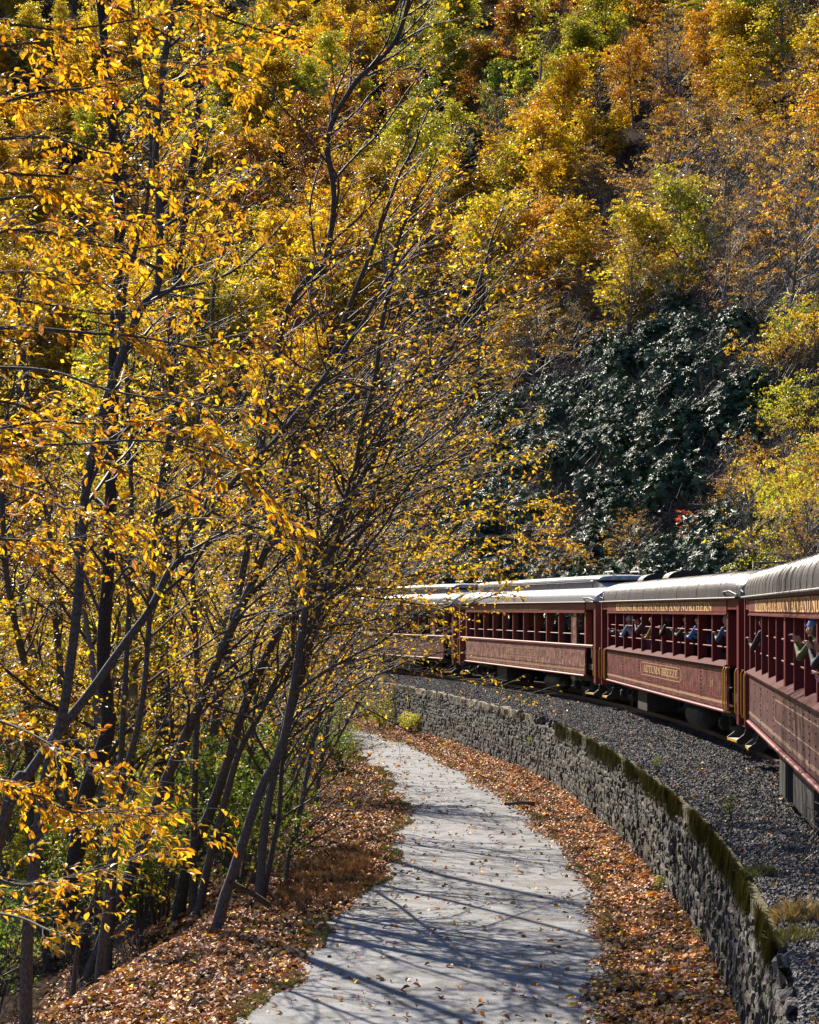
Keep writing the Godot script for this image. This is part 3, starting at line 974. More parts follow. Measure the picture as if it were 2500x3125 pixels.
func hand_bones(side: float) -> Array:   # wrist at the origin, fingers towards +y, palm facing +z, curled round a phone
	var b := [[V(0, -.01, 0), V(0, .03, 0), .024, .028, SKIN], [V(.024, .045, 0), V(-.024, .045, 0), .022, .02, SKIN]]
	var ln := [.062, .072, .068, .052]
	for k in 4:
		var x := .032 - .0213 * k
		var p := V(x, .072, 0)
		var q := p + V(0, ln[k] * .42, .012)
		var r := q + V(0, ln[k] * .22, .026)
		b.append([p, q, .0098, .009, SKIN]); b.append([q, r, .009, .0085, SKIN]); b.append([r, r + V(0, -.004, .024), .0085, .0078, SKIN])
	b.append([V(.03 * side, .01, .004), V(.052 * side, .035, .022), .014, .011, SKIN]); b.append([V(.052 * side, .035, .022), V(.05 * side, .062, .042), .011, .009, SKIN])
	return b
func person(car: Node3D, label: String, at: Vector3, yaw: float, jacket: Color, trousers: Color, hair: Color, hat: Color, style: String, pose: Dictionary, group := "") -> Node3D:
	var root := thing("person", label, "person", car.transform * at, group)
	root.basis = car.basis * Basis(V(0, 1, 0), yaw)
	var sc: float = pose.get("tall", 1.0)
	root.scale = V(sc, sc, sc)
	var lean: float = pose.get("lean", .06)
	var hip := V(0, .92, 0)
	var chest := V(0, 1.27, lean * .7)
	var neck := V(0, 1.43 - lean * .18, lean)
	var head := V(0, 1.56 - lean * .22, lean * 1.15 + .02)
	var hr: Vector3 = pose.get("hr", V(.07, 1.42, .42))
	var hl: Vector3 = pose.get("hl", V(-.07, 1.42, .42))
	hr.z += lean - .08
	hl.z += lean - .08
	hr.y -= lean * .18
	hl.y -= lean * .18
	var bones := [[hip + V(.07, 0, 0), hip + V(-.07, 0, 0), .115, .115, trousers], [hip + V(0, .06, 0), chest, .125, .145, jacket], [chest + V(.09, .03, 0), chest + V(-.09, .03, 0), .11, .11, jacket],
		[chest + V(.1, .1, 0), chest + V(-.1, .1, 0), .075, .075, jacket], [neck + V(0, -.05, 0), neck + V(0, .05, .01), .06, .052, SKIN], [neck + V(.04, -.04, 0), neck + V(-.04, -.04, 0), .062, .062, jacket]]
	for sx in [1, -1]:
		bones.append([hip + V(.085 * sx, -.02, 0), V(.1 * sx, .48, .02), .092, .062, trousers]); bones.append([V(.1 * sx, .48, .02), V(.1 * sx, .09, -.01), .06, .042, trousers])
		bones.append([V(.1 * sx, .045, -.03), V(.11 * sx, .035, .13), .045, .036, Color(.02, .02, .02)])
		var sh := V(.185 * sx, 1.37, lean * .9)
		var hn: Vector3 = hr if sx > 0 else hl
		var mid := (sh + hn) / 2
		var need := .55
		var drop := sqrt(maxf(.004, need * need / 4 - (hn - sh).length_squared() / 4))
		var el := mid + V(.35 * sx, -.9, 0).normalized() * drop
		bones.append([sh, el, .062, .05, jacket]); bones.append([el, hn.lerp(el, .12), .05, .036, jacket])
	var b := MB.new()
	nets(bones, .02, .035, b, Transform3D())
	var look: float = pose.get("look", 0.0)
	nets(head_bones(hair, hat, style), .0085, .012, b, Transform3D(Basis(V(0, 1, 0), look) * Basis(V(1, 0, 0), pose.get("nod", 0.0)), head + V(0, .04, 0)))
	for sx in [1, -1]:
		var hn: Vector3 = hr if sx > 0 else hl
		var sh := V(.185 * sx, 1.37, lean * .9)
		var y := (hn - sh).normalized().lerp(V(0, 1, 0), .75).normalized()
		var z := (V(0, 0, 1) - y * y.z).normalized() if not pose.has("flat") else (V(0, -1, 0) + y * y.y).normalized()
		nets(hand_bones(-sx), .0065, .006, b, Transform3D(Basis(y.cross(z), y, z), hn))
	part("body", b.mesh(), M.body, root)
	if pose.has("phone"):
		var c: Vector3 = pose.phone + V(0, -lean * .18, lean - .08)
		var p := thing("phone", pose.phone_label, "phone", root.transform * c, "phones held out of the train windows")
		p.basis = car.basis * Basis(V(0, 1, 0), yaw) * Basis(V(0, 0, 1), pose.get("roll", 0.0))
		var q := MB.new()
		q.bevel(V(-.038, -.075, -.005), V(.038, .075, .005), .003)
		part("case", q.mesh(), M.phone, p)
		bar(p, "screen", V(-.033, -.068, -.0068), V(.033, .068, -.0053), M.screen)
		bar(p, "lens", V(.012, .045, .0052), V(.03, .065, .0075), M.screen)
	return root

# ---------------------------------------------------------------- the scene
func _ready() -> void:
	rng.seed = 7
	cam = Camera3D.new()
	cam.name = "camera"
	cam.projection = Camera3D.PROJECTION_FRUSTUM
	cam.near = 0.1
	cam.far = 1500.0
	cam.size = 0.1 * 3125.0 / PX
	cam.frustum_offset = Vector2(0, 0.1 * (1860.0 - 1562.5) / PX)
	cam.position = V(0, EYE, 0)
	add_child(cam)
	var env := Environment.new()
	env.background_mode = Environment.BG_SKY
	var sky := Sky.new()
	var sm := ProceduralSkyMaterial.new()
	sm.sky_top_color = Color(.34, .46, .66)
	sm.sky_horizon_color = Color(.74, .80, .88)
	sm.ground_bottom_color = Color(.12, .10, .08)
	sm.ground_horizon_color = Color(.35, .33, .30)
	sm.sun_angle_max = 8.0
	sm.energy_multiplier = 1.0
	sky.sky_material = sm
	env.sky = sky
	env.background_energy_multiplier = 0.58
	env.tonemap_mode = Environment.TONE_MAPPER_LINEAR
	env.tonemap_exposure = 2.7
	env.sdfgi_enabled = true
	env.ssao_enabled = true
	env.ssil_enabled = true
	var we := WorldEnvironment.new()
	we.name = "world_environment"
	we.environment = env
	add_child(we)
	var sun := DirectionalLight3D.new()
	sun.name = "sun"
	sun.light_energy = 1.6
	sun.light_color = Color(1.0, .95, .88)
	sun.light_angular_distance = 0.5
	sun.shadow_enabled = true
	var az := deg_to_rad(25.0)
	var el := deg_to_rad(37.0)
	var to_sun := V(-sin(az) * cos(el), sin(el), -cos(az) * cos(el))
	add_child(sun)
	sun.look_at_from_position(to_sun * 100.0, Vector3.ZERO)
	make_materials()
	make_shapes()
	build_ground()
	build_wall()
	build_track()
	build_train()
	build_near_trees()
	build_woods()
	build_cover()

func structure(called: String, m: Mesh, mt: Material, label: String, category: String) -> MeshInstance3D:
	var o := part(called, m, mt, self, "structure")
	tag(o, label, category)
	return o
func build_ground() -> void:
	var cols := [-165.0, -120.0, -80.0, -55.0, -42.0]
	for k in 15: cols.append(-34.0 + k * 1.6)
	for k in 12: cols.append(-10.8 + k * .35)
	cols.append_array([-6.4, -5.5, -4.6, -3.8, -3.0])
	cols.append(func(s): return wall_u(s) + .12)
	cols.append(func(s): return wall_u(s) + .16)
	cols.append_array([.6, 3.4, 5.0, 5.6])
	for k in 22: cols.append(6.0 + k * 1.1)
	for k in 22: cols.append(31.0 + k * 3.2)
	cols.append_array([110.0, 125.0, 150.0, 190.0, 250.0, 330.0])
	var wall_col := 38
	for k in cols.size():
		if cols[k] is Callable:
			wall_col = k
			break
	structure("ground", sheet(cols, -130.0, 330.0, 1.5, func(s, u, k):
		if k <= wall_col: return bank(s, u) - .02
		if u < 5.6: return 1.52
		return hill(s, u)), M.soil, "leaf covered forest ground rising into the steep hillside behind the train", "ground")
	var pc := []
	for k in 9: pc.append((func(j): return func(s): return lerpf(path_l(s), path_r(s), j / 8.0)).call(k))
	structure("path", sheet(pc, -130.0, 130.0, .4, func(s, u, _k): return .012 + .02 * sin(s * .3) * sin(u)), M.path, "pale grey gravel trail curving away beside the stone wall", "path")
	structure("trackbed_ground", sheet([func(s): return wall_u(s) + .22, func(s): return wall_u(s) * .6 + .1, 0.05, 1.5, 3.2, 4.2, 5.3], -110.0, 180.0, .8, func(s, u, _k): return ballast(s, u) - .03 if u < 4.3 else 1.70), M.gravel, "dark crushed stone trackbed under the train", "trackbed")

func build_wall() -> void:
	var root := thing("retaining_wall", "dark rubble stone retaining wall with mossy concrete cap between trail and track", "wall", W(0, -2.3, 0))
	var back := -root.position
	# dark core behind the stones
	var b := MB.new()
	for a in 120:
		var s0 := -42.0 + a
		var p := [W(s0, wall_u(s0) + .005, -.3), W(s0, wall_u(s0) + .005, 1.66), W(s0 + 1, wall_u(s0 + 1) + .005, 1.66), W(s0 + 1, wall_u(s0 + 1) + .005, -.3)]
		var q := [W(s0, wall_u(s0) + .4, 1.66), W(s0 + 1, wall_u(s0 + 1) + .4, 1.66)]
		b.quad(p[3] + back, p[2] + back, p[1] + back, p[0] + back)
		b.quad(p[1] + back, p[2] + back, q[1] + back, q[0] + back)
	part("mortar_core", b.mesh(), M.core, root)
	# stone shapes: rough chipped blocks, unit size
	var shapes := []
	for k in 10:
		rng.seed = 900 + k
		var c := MB.new()
		var g := {}
		var corner := func(x, y, z):
			var key := V(x, y, z)
			if not g.has(key): g[key] = V(x * rf(.38, .5) * (.86 if z > 0 else 1.0), y * rf(.36, .5) * (.84 if z > 0 else 1.0), z * rf(.42, .52) if z > 0 else -.5)
			return g[key]
		for f in [[V(1, 0, 0), V(0, 1, 0), V(0, 0, 1)], [V(-1, 0, 0), V(0, 1, 0), V(0, 0, -1)], [V(0, 1, 0), V(0, 0, 1), V(1, 0, 0)], [V(0, -1, 0), V(0, 0, 1), V(-1, 0, 0)], [V(0, 0, 1), V(0, 1, 0), V(-1, 0, 0)]]:
			var n: Vector3 = f[0]
			var r: Vector3 = f[1]
			var t: Vector3 = n.cross(r)
			var cs := []
			for e in [[-1, -1], [1, -1], [1, 1], [-1, 1]]:
				var q: Vector3 = n + r * e[0] + t * e[1]
				cs.append(corner.call(q.x, q.y, q.z))
			var mid: Vector3 = (cs[0] + cs[1] + cs[2] + cs[3]) / 4 + n * rf(.02, .10) + r * rf(-.12, .12) + t * rf(-.12, .12)
			var es := []
			for e in 4: es.append((cs[e] + cs[(e + 1) % 4]) / 2 + n * rf(0, .03))
			for e in 4:
				c.tri(mid, es[e], cs[e]); c.tri(mid, cs[(e + 1) % 4], es[e])
		for q in c.v: c.c.append(Color(1, 1, 1))
		shapes.append(c.mesh())
	rng.seed = 31
	var list := []
	var y := -.06
	while y < 1.66:
		var h := rf(.055, .165)
		if y + h > 1.72: h = 1.74 - y
		var s := -41.0 + rf(0, .3)
		while s < 62.0:
			var w := rf(.12, .5) * (1.0 if rng.randf() < .85 else 1.4)
			var hh := h * rf(.85, 1.25)
			list.append([s + w / 2, y + h / 2 + .025 * sin(s * 1.3) + rf(-.02, .02), w, hh])
			s += w * rf(.93, 1.0)
		y += h * .96
	var near := []
	for k in list.size():
		var q: Array = list[k]
		var p := W(q[0], wall_u(q[0]), q[1])
		var ok := in_view(p, 1.0)
		near.append([(q[2] * q[3]) / p.distance_squared_to(cam.position) if ok else 0.0, k])
	near.sort_custom(func(a, c): return a[0] > c[0])
	var single := {}
	for k in 290: single[near[k][1]] = true
	var tones := [lin(.038, .037, .036), lin(.055, .053, .05), lin(.075, .072, .067), lin(.048, .043, .037), lin(.12, .116, .11), lin(.065, .054, .040), lin(.032, .032, .032)]
	var tone_mats := []
	for t in tones:
		var m: StandardMaterial3D = M.rock.duplicate()
		m.albedo_color = t
		tone_mats.append(m)
	var bufs := []
	for k in 10: bufs.append(PackedFloat32Array())
	for k in list.size():
		var q: Array = list[k]
		var s: float = q[0]
		var th := s / R
		var nrm := V(-cos(th), 0, sin(th))         # towards the trail
		var along := V(0, 1, 0).cross(nrm)
		var bs := Basis(along, V(0, 1, 0), nrm) * Basis(V(0, 0, 1), rf(-.16, .16)) * Basis(V(0, 1, 0), rf(-.14, .14)) * Basis(V(1, 0, 0), rf(-.12, .12))
		bs = bs * Basis.from_scale(V(q[2] * 1.3, q[3] * 1.4, .3))
		var o := W(s, wall_u(s) + .10 - rf(-.015, .022), q[1]) + back
		var sh := rng.randi() % 10
		var tn := rng.randi() % 7
		if single.has(k):
			var st := part("stone", shapes[sh], tone_mats[tn], root)
			st.transform = Transform3D(bs, o)
		else:
			var c: Color = tones[tn].srgb_to_linear()
			put(bufs[sh], bs, o, c * rf(.75, 1.25) if rng.randf() < .9 else Color(.075, .08, .03))
	for k in 10: many("stones", shapes[k], M.rock, bufs[k], root)
	# the concrete cap, in poured lengths; gone for a stretch, moss grown nearer by
	var s1 := -28.6
	while s1 < 66.0:
		var L := rf(2.6, 3.6)
		var gap := (s1 > 9.3 and s1 < 12.6) or (s1 > 14.6 and s1 < 16.0)
		if gap:
			s1 += 1.0
			continue
		L = minf(L, 9.4 - s1) if s1 < 9.3 and s1 + L > 9.4 else L
		if L < .5:
			s1 += .5
			continue
		var c := MB.new()
		var sink := rf(-.012, .012) - (.05 if s1 < -19.0 else 0.0)
		var mossy := s1 < 9.0 or (s1 > 12.0 and s1 < 15.0)
		var nseg := 12
		for a in nseg:
			var sa := s1 + L * a / nseg
			var sb := s1 + (L - .012) * (a + 1) / nseg
			var p := []
			for e in 8:
				var ss: float = sb if e & 1 else sa
				var wob := .025 * sin(ss * 5.3) + .02 * sin(ss * 11.7 + 1.0)
				var uu: float = wall_u(ss) + (.02 + wob * .8 if e & 4 else .33) - .05
				p.append(W(ss, uu, 1.66 + sink + wob * (2.2 if mossy else .4) if not e & 2 else 1.90 + sink + .02 * sin(ss * 3.0) + wob * .5) + back)
			c.hex(p)
		part("cap_segment", c.mesh(), M.moss if mossy else M.concrete, root)
		s1 += L
	# moss hanging from the cap
	var ml := MB.new()
	rng.seed = 33
	for k in 16:
		var a := V(rf(-.5, .5), rf(-.1, .5), rf(-.15, .15))
		var d := V(rf(-.2, .2), -rf(.25, .8), rf(.0, .25))
		ml.quad(a, a + V(.09, .02, .02), a + d + V(.03, 0, 0), a + d)
	var moss_clump := ml.mesh()
	var mo := PackedFloat32Array()
	for k in 5200:
		var s := rf(-30.0, 9.2) if k < 4300 else rf(12.6, 50.0)
		if k >= 4300 and rng.randf() < .6 and s > 17.0: continue
		if sin(s * 1.7) + sin(s * .6 + 2.0) + rf(-1.2, 1.2) < -.5: continue
		var th := s / R
		var nrm := V(-cos(th), 0, sin(th))
		var c: Color = [Color(.045, .045, .008), Color(.07, .066, .010), Color(.035, .028, .010), Color(.10, .09, .014)][rng.randi() % 4]
		put(mo, Basis(V(0, 1, 0).cross(nrm), V(0, 1, 0), nrm).scaled(V(1, 1, 1) * rf(.10, .26)), W(s, wall_u(s) - .045 + rf(-.02, .02), rf(1.66, 1.95)) + back, c)
	many("moss", moss_clump, M.grass, mo, root)
	# loose rubble where the cap has fallen away
	var rub := PackedFloat32Array()
	for k in 420:
		var s := rf(9.2, 16.2) if k < 200 else rf(-36.0, -27.0)
		put(rub, Basis.from_euler(rv() * 3.0).scaled(V(1, 1, 1) * rf(.06, .17)), W(s, wall_u(s) + rf(.0, .35), rf(1.7, 1.86)) + back, (tones[rng.randi() % 7] as Color).srgb_to_linear() * rf(.9, 1.6))
	many("loose_rubble", shapes[2], M.rock, rub, root)

func build_track() -> void:
	var root := thing("railway_track", "rusty railway track on weathered ties under the train", "railway track", W(0, 1.5, 1.9))
	var back := -root.position
	for u in [.80, 2.25]:
		var b := MB.new()
		for a in 150:
			var s := -70.0 + a * 1.6
			for q in [[-.035, .035, RAIL - .04, RAIL], [-.01, .01, RAIL - .13, RAIL - .04], [-.065, .065, RAIL - .16, RAIL - .13]]:
				var p := []
				for e in 8:
					p.append(W(s + 1.6 if e & 1 else s, u + (q[0] if e & 4 else q[1]), q[3] if e & 2 else q[2]) + back)
				b.hex(p)
		part("rail", b.mesh(), M.rail, root)
	var m := MB.new()
	m.bevel(V(-1.3, -.09, -.11), V(1.3, .09, .11), .012)
	var tie := m.mesh()
	for k in 260:
		var s := -48.0 + k * .53 + rf(-.03, .03)
		var o := part("tie", tie, M.tie, root)
		var th := s / R
		o.basis = Basis(V(cos(th), 0, -sin(th)), V(0, 1, 0), V(sin(th), 0, cos(th))) * Basis(V(0, 1, 0), rf(-.03, .03))
		o.position = W(s, 1.525 + rf(-.06, .06), RAIL - .245 + rf(-.01, .01)) + back

func build_train() -> void:
	wheel_cache = wheel_mesh()
	var near := coach("nearest maroon coach, side coloured for tree shade, open window bays, cut off by the right edge", -18.96, "near")
	var mid := coach("maroon open coach named Autumn Breeze in the middle of the train", 5.44, "open")
	var far := coach("sunlit red coach named Appalachian Trail with raised clerestory roof", 29.84, "monitor")
	coach("farther red coach half hidden by golden branches, fourth along the curve", 54.24, "monitor")
	text_part("nameplate_lettering", "AUTUMN BREEZE", M.gold_mid, mid, V(.65, 1.42, 1.503), 5.9, .19)
	text_part("nameplate_lettering", "APPALACHIAN TRAIL", M.gold_faded, far, V(.5, 1.42, 1.503), 5.0, .18)
	text_part("car_number", "19", M.gold_faded, mid, V(8.4, 1.38, 1.502), .34, .16)
	# passengers: x along the coach (towards us), standing behind the openings
	var f := 1.24
	var no := Color(0, 0, 0)
	var blk := Color(.012, .012, .014)
	var jeans := Color(.03, .045, .09)
	person(near, "passenger in dark jacket leaning out at the far end of the nearest coach", V(-7.35, f, 1.15), -.8, Color(.03, .03, .035), jeans, Color(.10, .07, .05), no, "short", {"lean": .26, "look": -.5, "hr": V(.10, 1.24, .40), "hl": V(-.16, 1.20, .40)})
	person(near, "passenger in olive green jacket and blue cap photographing from the nearest coach", V(4.0, f, 1.15), -.7, Color(.085, .10, .035), jeans, Color(.05, .03, .02), Color(.10, .17, .34), "cap", {"lean": .32, "look": -.2, "hr": V(.05, 1.44, .40), "hl": V(-.06, 1.42, .41), "phone": V(0, 1.51, .46), "phone_label": "black phone held by the passenger in the olive green jacket", "roll": 1.57})
	person(near, "passenger with curly grey hair and black sleeves holding up a phone at the right edge", V(6.75, f, 1.18), -.7, Color(.02, .022, .03), blk, Color(.36, .36, .36), no, "curly", {"lean": .34, "look": -.1, "hr": V(.07, 1.40, .38), "hl": V(-.08, 1.40, .38), "phone": V(0, 1.48, .43), "phone_label": "black phone held by the curly haired passenger at the right edge"})
	person(near, "child in a pink knitted hat beside the curly haired passenger", V(5.95, f + .1, 1.2), -.5, Color(.45, .20, .27), jeans, Color(.10, .05, .03), Color(.60, .28, .38), "beanie", {"tall": .8, "lean": .2, "hr": V(.12, 1.12, .36), "hl": V(-.12, 1.12, .36)})
	person(near, "passenger in maroon jumper with brown hair standing in the third bay of the nearest coach", V(-4.6, f, .95), -.9, Color(.10, .02, .025), jeans, Color(.07, .04, .025), no, "long", {"lean": .12, "hr": V(.12, 1.1, .36), "hl": V(-.12, 1.1, .36)})
	person(mid, "passenger with grey hat reaching a phone out at the near end of the middle coach", V(9.45, f, 1.12), -1.0, Color(.05, .10, .18), jeans, Color(.25, .22, .2), Color(.30, .32, .36), "beanie", {"lean": .26, "look": -.3, "hr": V(.05, 1.26, .45), "hl": V(-.25, 1.36, .5), "phone": V(-.25, 1.44, .55), "phone_label": "black phone at arm's length in the near end bay of the middle coach"})
	person(mid, "passenger with bright blue sleeves resting on the safety bar of the middle coach", V(5.6, f, 1.1), -.9, Color(.04, .17, .42), blk, Color(.02, .015, .01), no, "short", {"lean": .22, "hr": V(.06, 1.2, .48), "hl": V(-.14, 1.2, .48)})
	person(mid, "passenger pointing a small silver camera out of the middle coach", V(3.6, f, 1.06), -.8, Color(.03, .03, .03), blk, Color(.03, .02, .015), no, "long", {"lean": .2, "hr": V(.06, 1.24, .5), "hl": V(-.1, 1.24, .5), "phone": V(0, 1.31, .55), "phone_label": "small camera resting on the safety bar of the middle coach", "roll": 1.57})
	person(mid, "passenger in black jacket shown in profile with a phone at the middle bay", V(1.2, f, 1.14), -1.05, blk, blk, Color(.04, .025, .018), no, "short", {"lean": .24, "look": -.3, "hr": V(.04, 1.32, .44), "hl": V(-.10, 1.32, .46), "phone": V(-.03, 1.38, .5), "phone_label": "black phone of the passenger in profile at the middle bay", "roll": 1.57})
	person(mid, "passenger with light brown hair in a speckled grey top, both hands raised with a phone", V(-2.75, f, 1.18), -.85, Color(.07, .06, .06), jeans, Color(.26, .17, .09), no, "long", {"lean": .26, "look": -.2, "hr": V(.06, 1.46, .4), "hl": V(-.08, 1.46, .42), "phone": V(0, 1.53, .46), "phone_label": "phone raised by the passenger in the speckled grey top", "roll": 1.57})
	person(mid, "passenger in pale blue hat and light coat near the far end of the middle coach", V(-6.3, f, 1.14), -.8, Color(.22, .32, .44), jeans, Color(.08, .05, .03), Color(.35, .48, .62), "beanie", {"tall": .95, "lean": .24, "hr": V(.08, 1.2, .42), "hl": V(-.1, 1.2, .42)})
	person(mid, "passenger in tan coat bending over the ledge of the middle coach", V(-1.0, f, 1.1), -.6, Color(.26, .17, .07), jeans, Color(.05, .03, .02), no, "short", {"lean": .3, "hr": V(.14, 1.08, .36), "hl": V(-.14, 1.08, .36)})
	person(mid, "passenger with pale hands on the bar in the farthest bay of the middle coach", V(-8.7, f, 1.05), -.7, Color(.05, .05, .06), blk, Color(.2, .15, .1), no, "short", {"lean": .2, "hr": V(.12, 1.16, .46), "hl": V(-.12, 1.16, .46)})

func build_near_trees() -> void:
	rng.seed = 51
	sapling("beech_tree", "slender grey sinuous beech trunk closest to the left edge, rising from the bottom corner", [V(-4.90,-0.39,-26.50), V(-4.90,-0.14,-26.50), V(-4.90,0.99,-26.63), V(-4.79,2.31,-26.77), V(-4.67,3.16,-26.86), V(-4.50,3.79,-26.93), V(-4.35,5.02,-27.06), V(-4.29,6.02,-27.17), V(-4.24,6.78,-27.25), V(-4.05,7.72,-27.35), V(-3.81,8.48,-27.43), V(-3.56,9.14,-27.50), V(-3.34,9.45,-27.53), V(-3.33,10.47,-27.63), V(-3.39,11.26,-27.72), V(-3.30,12.45,-27.84), V(-3.18,13.17,-27.91), V(-3.14,14.08,-28.00)], 0.084, 0.040, {"n": 16, "leaf": 0.9, "from": 0.42, "L": 3.2})
	sapling("oak_tree", "thick dark rough barked trunk with furrows standing left of the leaning grey stems", [V(-6.06,-1.91,-39.60), V(-6.10,-1.76,-39.60), V(-6.31,-1.16,-39.60), V(-6.53,-0.50,-39.60), V(-6.36,0.52,-39.60), V(-6.19,1.52,-39.60), V(-6.00,2.15,-39.60), V(-5.75,2.93,-39.60), V(-5.84,3.87,-39.60), V(-5.82,4.96,-39.60), V(-5.75,5.87,-39.60), V(-5.68,8.15,-39.60), V(-5.64,9.96,-39.60), V(-5.57,11.78,-39.60), V(-5.53,12.79,-39.60), V(-5.63,13.84,-39.60), V(-5.75,15.22,-39.60), V(-5.94,17.15,-39.60)], 0.200, 0.081, {"n": 13, "leaf": 0.7, "from": 0.5, "L": 4.0, "bark": 1})
	sapling("beech_tree", "grey trunk leaning right from the foot of the dark furrowed trunk", [V(-6.06,-1.97,-38.80), V(-6.01,-1.77,-38.80), V(-5.67,-0.93,-38.64), V(-5.25,0.09,-38.45), V(-4.87,0.95,-38.28), V(-4.50,1.94,-38.09), V(-4.15,2.71,-37.94), V(-3.83,3.41,-37.80), V(-3.46,4.28,-37.63), V(-3.14,4.97,-37.49), V(-2.82,5.66,-37.35), V(-2.57,6.24,-37.23), V(-2.28,6.91,-37.10), V(-2.04,7.83,-36.91), V(-1.68,8.80,-36.70), V(-1.38,9.54,-36.55), V(-1.09,10.38,-36.37), V(-0.69,11.32,-36.17), V(-0.40,12.08,-36.00)], 0.135, 0.034, {"n": 26, "leaf": 0.5, "from": 0.34, "L": 3.4})
	sapling("beech_tree", "strongly slanting smooth trunk crossing in front of the dark furrowed trunk", [V(-6.64,-1.69,-29.00), V(-5.63,2.36,-29.00), V(-5.34,2.85,-29.15), V(-5.01,3.35,-29.30), V(-4.53,3.99,-29.49), V(-4.12,4.60,-29.68), V(-3.73,5.15,-29.83), V(-3.48,5.69,-29.99), V(-3.28,5.96,-30.07), V(-2.91,6.58,-30.25), V(-2.45,7.17,-30.41), V(-1.84,7.81,-30.59), V(-1.22,8.67,-30.83), V(-0.78,9.31,-31.00)], 0.087, 0.029, {"n": 20, "leaf": 0.7, "from": 0.45, "L": 3.0})
	sapling("beech_tree", "tall grey trunk sweeping right over the path edge, leftmost of three on the mound", [V(-4.48,-0.96,-39.80), V(-4.44,-0.76,-39.80), V(-4.23,0.24,-39.43), V(-3.97,0.85,-39.20), V(-3.70,1.45,-38.98), V(-3.38,2.31,-38.65), V(-3.03,3.39,-38.23), V(-2.62,4.28,-37.87), V(-2.15,5.22,-37.49), V(-1.89,5.83,-37.24), V(-1.42,6.50,-36.96), V(-1.14,7.11,-36.70), V(-0.95,7.55,-36.51), V(-0.83,8.27,-36.20), V(-0.59,9.16,-35.80), V(-0.48,9.96,-35.44), V(-0.28,10.90,-35.00)], 0.132, 0.033, {"n": 28, "leaf": 0.8, "from": 0.36, "L": 4.2})
	sapling("beech_tree", "thin grey trunk rising close beside the tall sweeping trunk on the mound", [V(-3.98,-0.73,-38.50), V(-3.93,-0.53,-38.50), V(-3.68,0.54,-38.17), V(-3.39,1.55,-37.86), V(-3.08,2.57,-37.54), V(-2.65,3.34,-37.29), V(-2.37,3.92,-37.10), V(-1.86,4.68,-36.85), V(-1.39,5.55,-36.56), V(-0.92,6.35,-36.29), V(-0.57,7.20,-36.00)], 0.091, 0.026, {"n": 18, "leaf": 0.6, "from": 0.4, "L": 3.0})
	sapling("beech_tree", "dark leaning trunk at the leaf mound beside the path, forking high to the right", [V(-3.22,-0.33,-34.30), V(-3.18,-0.13,-34.30), V(-3.07,0.36,-34.43), V(-2.83,1.10,-34.63), V(-2.51,2.11,-34.89), V(-2.17,2.80,-35.07), V(-1.99,3.69,-35.29), V(-1.81,4.98,-35.62), V(-1.69,5.47,-35.74), V(-1.51,5.88,-35.84), V(-1.20,6.46,-35.98), V(-1.09,6.94,-36.10), V(-0.41,8.21,-36.40), V(0.01,8.57,-36.49), V(0.29,8.93,-36.57), V(0.55,9.53,-36.71), V(0.81,9.91,-36.80), V(1.17,10.76,-37.00)], 0.103, 0.029, {"n": 28, "leaf": 0.8, "from": 0.36, "L": 4.4})
	sapling("beech_tree", "straight upright pale stem between the slanting trunk and the mound", [V(-4.07,-0.75,-39.00), V(-4.06,0.10,-39.00), V(-4.06,0.61,-39.00), V(-4.02,2.47,-39.00), V(-3.98,3.54,-39.00), V(-4.02,4.61,-39.00), V(-4.09,6.04,-39.00), V(-4.16,7.37,-39.00), V(-4.00,8.60,-39.00), V(-3.76,9.83,-39.00), V(-3.69,11.06,-39.00)], 0.080, 0.031, {"n": 16, "leaf": 0.7, "from": 0.4, "L": 2.8})
	sapling("beech_tree", "slim dark stem leaning right behind the grey trunk of the furrowed oak", [V(-4.97,-1.03,-33.00), V(-4.89,-0.28,-33.00), V(-4.75,1.15,-33.15), V(-4.59,2.40,-33.27), V(-4.39,3.16,-33.35), V(-4.27,3.92,-33.43), V(-4.22,4.68,-33.50), V(-4.17,5.61,-33.59), V(-4.12,6.53,-33.68), V(-4.00,7.60,-33.79), V(-3.80,8.68,-33.89), V(-3.78,9.77,-34.00)], 0.070, 0.027, {"n": 16, "leaf": 0.8, "from": 0.45, "L": 3.0})
	sapling("beech_tree", "upright dark stem in the cluster by the fern patch, thickest of them", [V(-2.69,-0.26,-37.00), V(-2.69,-0.11,-37.00), V(-2.64,0.80,-37.21), V(-2.57,1.49,-37.37), V(-2.43,2.25,-37.54), V(-2.26,3.12,-37.73), V(-1.92,4.31,-37.99), V(-1.51,5.27,-38.20), V(-1.03,6.36,-38.44), V(-0.73,7.66,-38.71), V(-0.43,9.03,-39.00)], 0.099, 0.031, {"n": 20, "leaf": 0.6, "from": 0.35, "L": 3.6})
	sapling("beech_tree", "narrow stem with peeling bark in the cluster by the fern patch", [V(-2.67,-0.26,-37.20), V(-2.64,-0.11,-37.20), V(-2.48,0.78,-37.44), V(-2.36,1.47,-37.62), V(-2.32,2.34,-37.85), V(-2.11,3.40,-38.13), V(-1.76,4.60,-38.43), V(-1.59,5.64,-38.69), V(-1.17,6.87,-39.00)], 0.065, 0.022, {"n": 14, "leaf": 0.6, "from": 0.35, "L": 3.0})
	sapling("beech_tree", "short crooked dark stem nearest the fern patch, bent to the right at its top", [V(-2.37,-0.24,-39.60), V(-2.36,-0.09,-39.60), V(-2.32,0.37,-39.80), V(-2.24,0.79,-39.98), V(-2.07,1.46,-40.26), V(-1.66,2.14,-40.54), V(-1.35,2.70,-40.77), V(-1.04,3.27,-41.00)], 0.050, 0.019, {"n": 12, "leaf": 0.3, "from": 0.3, "L": 2.2})
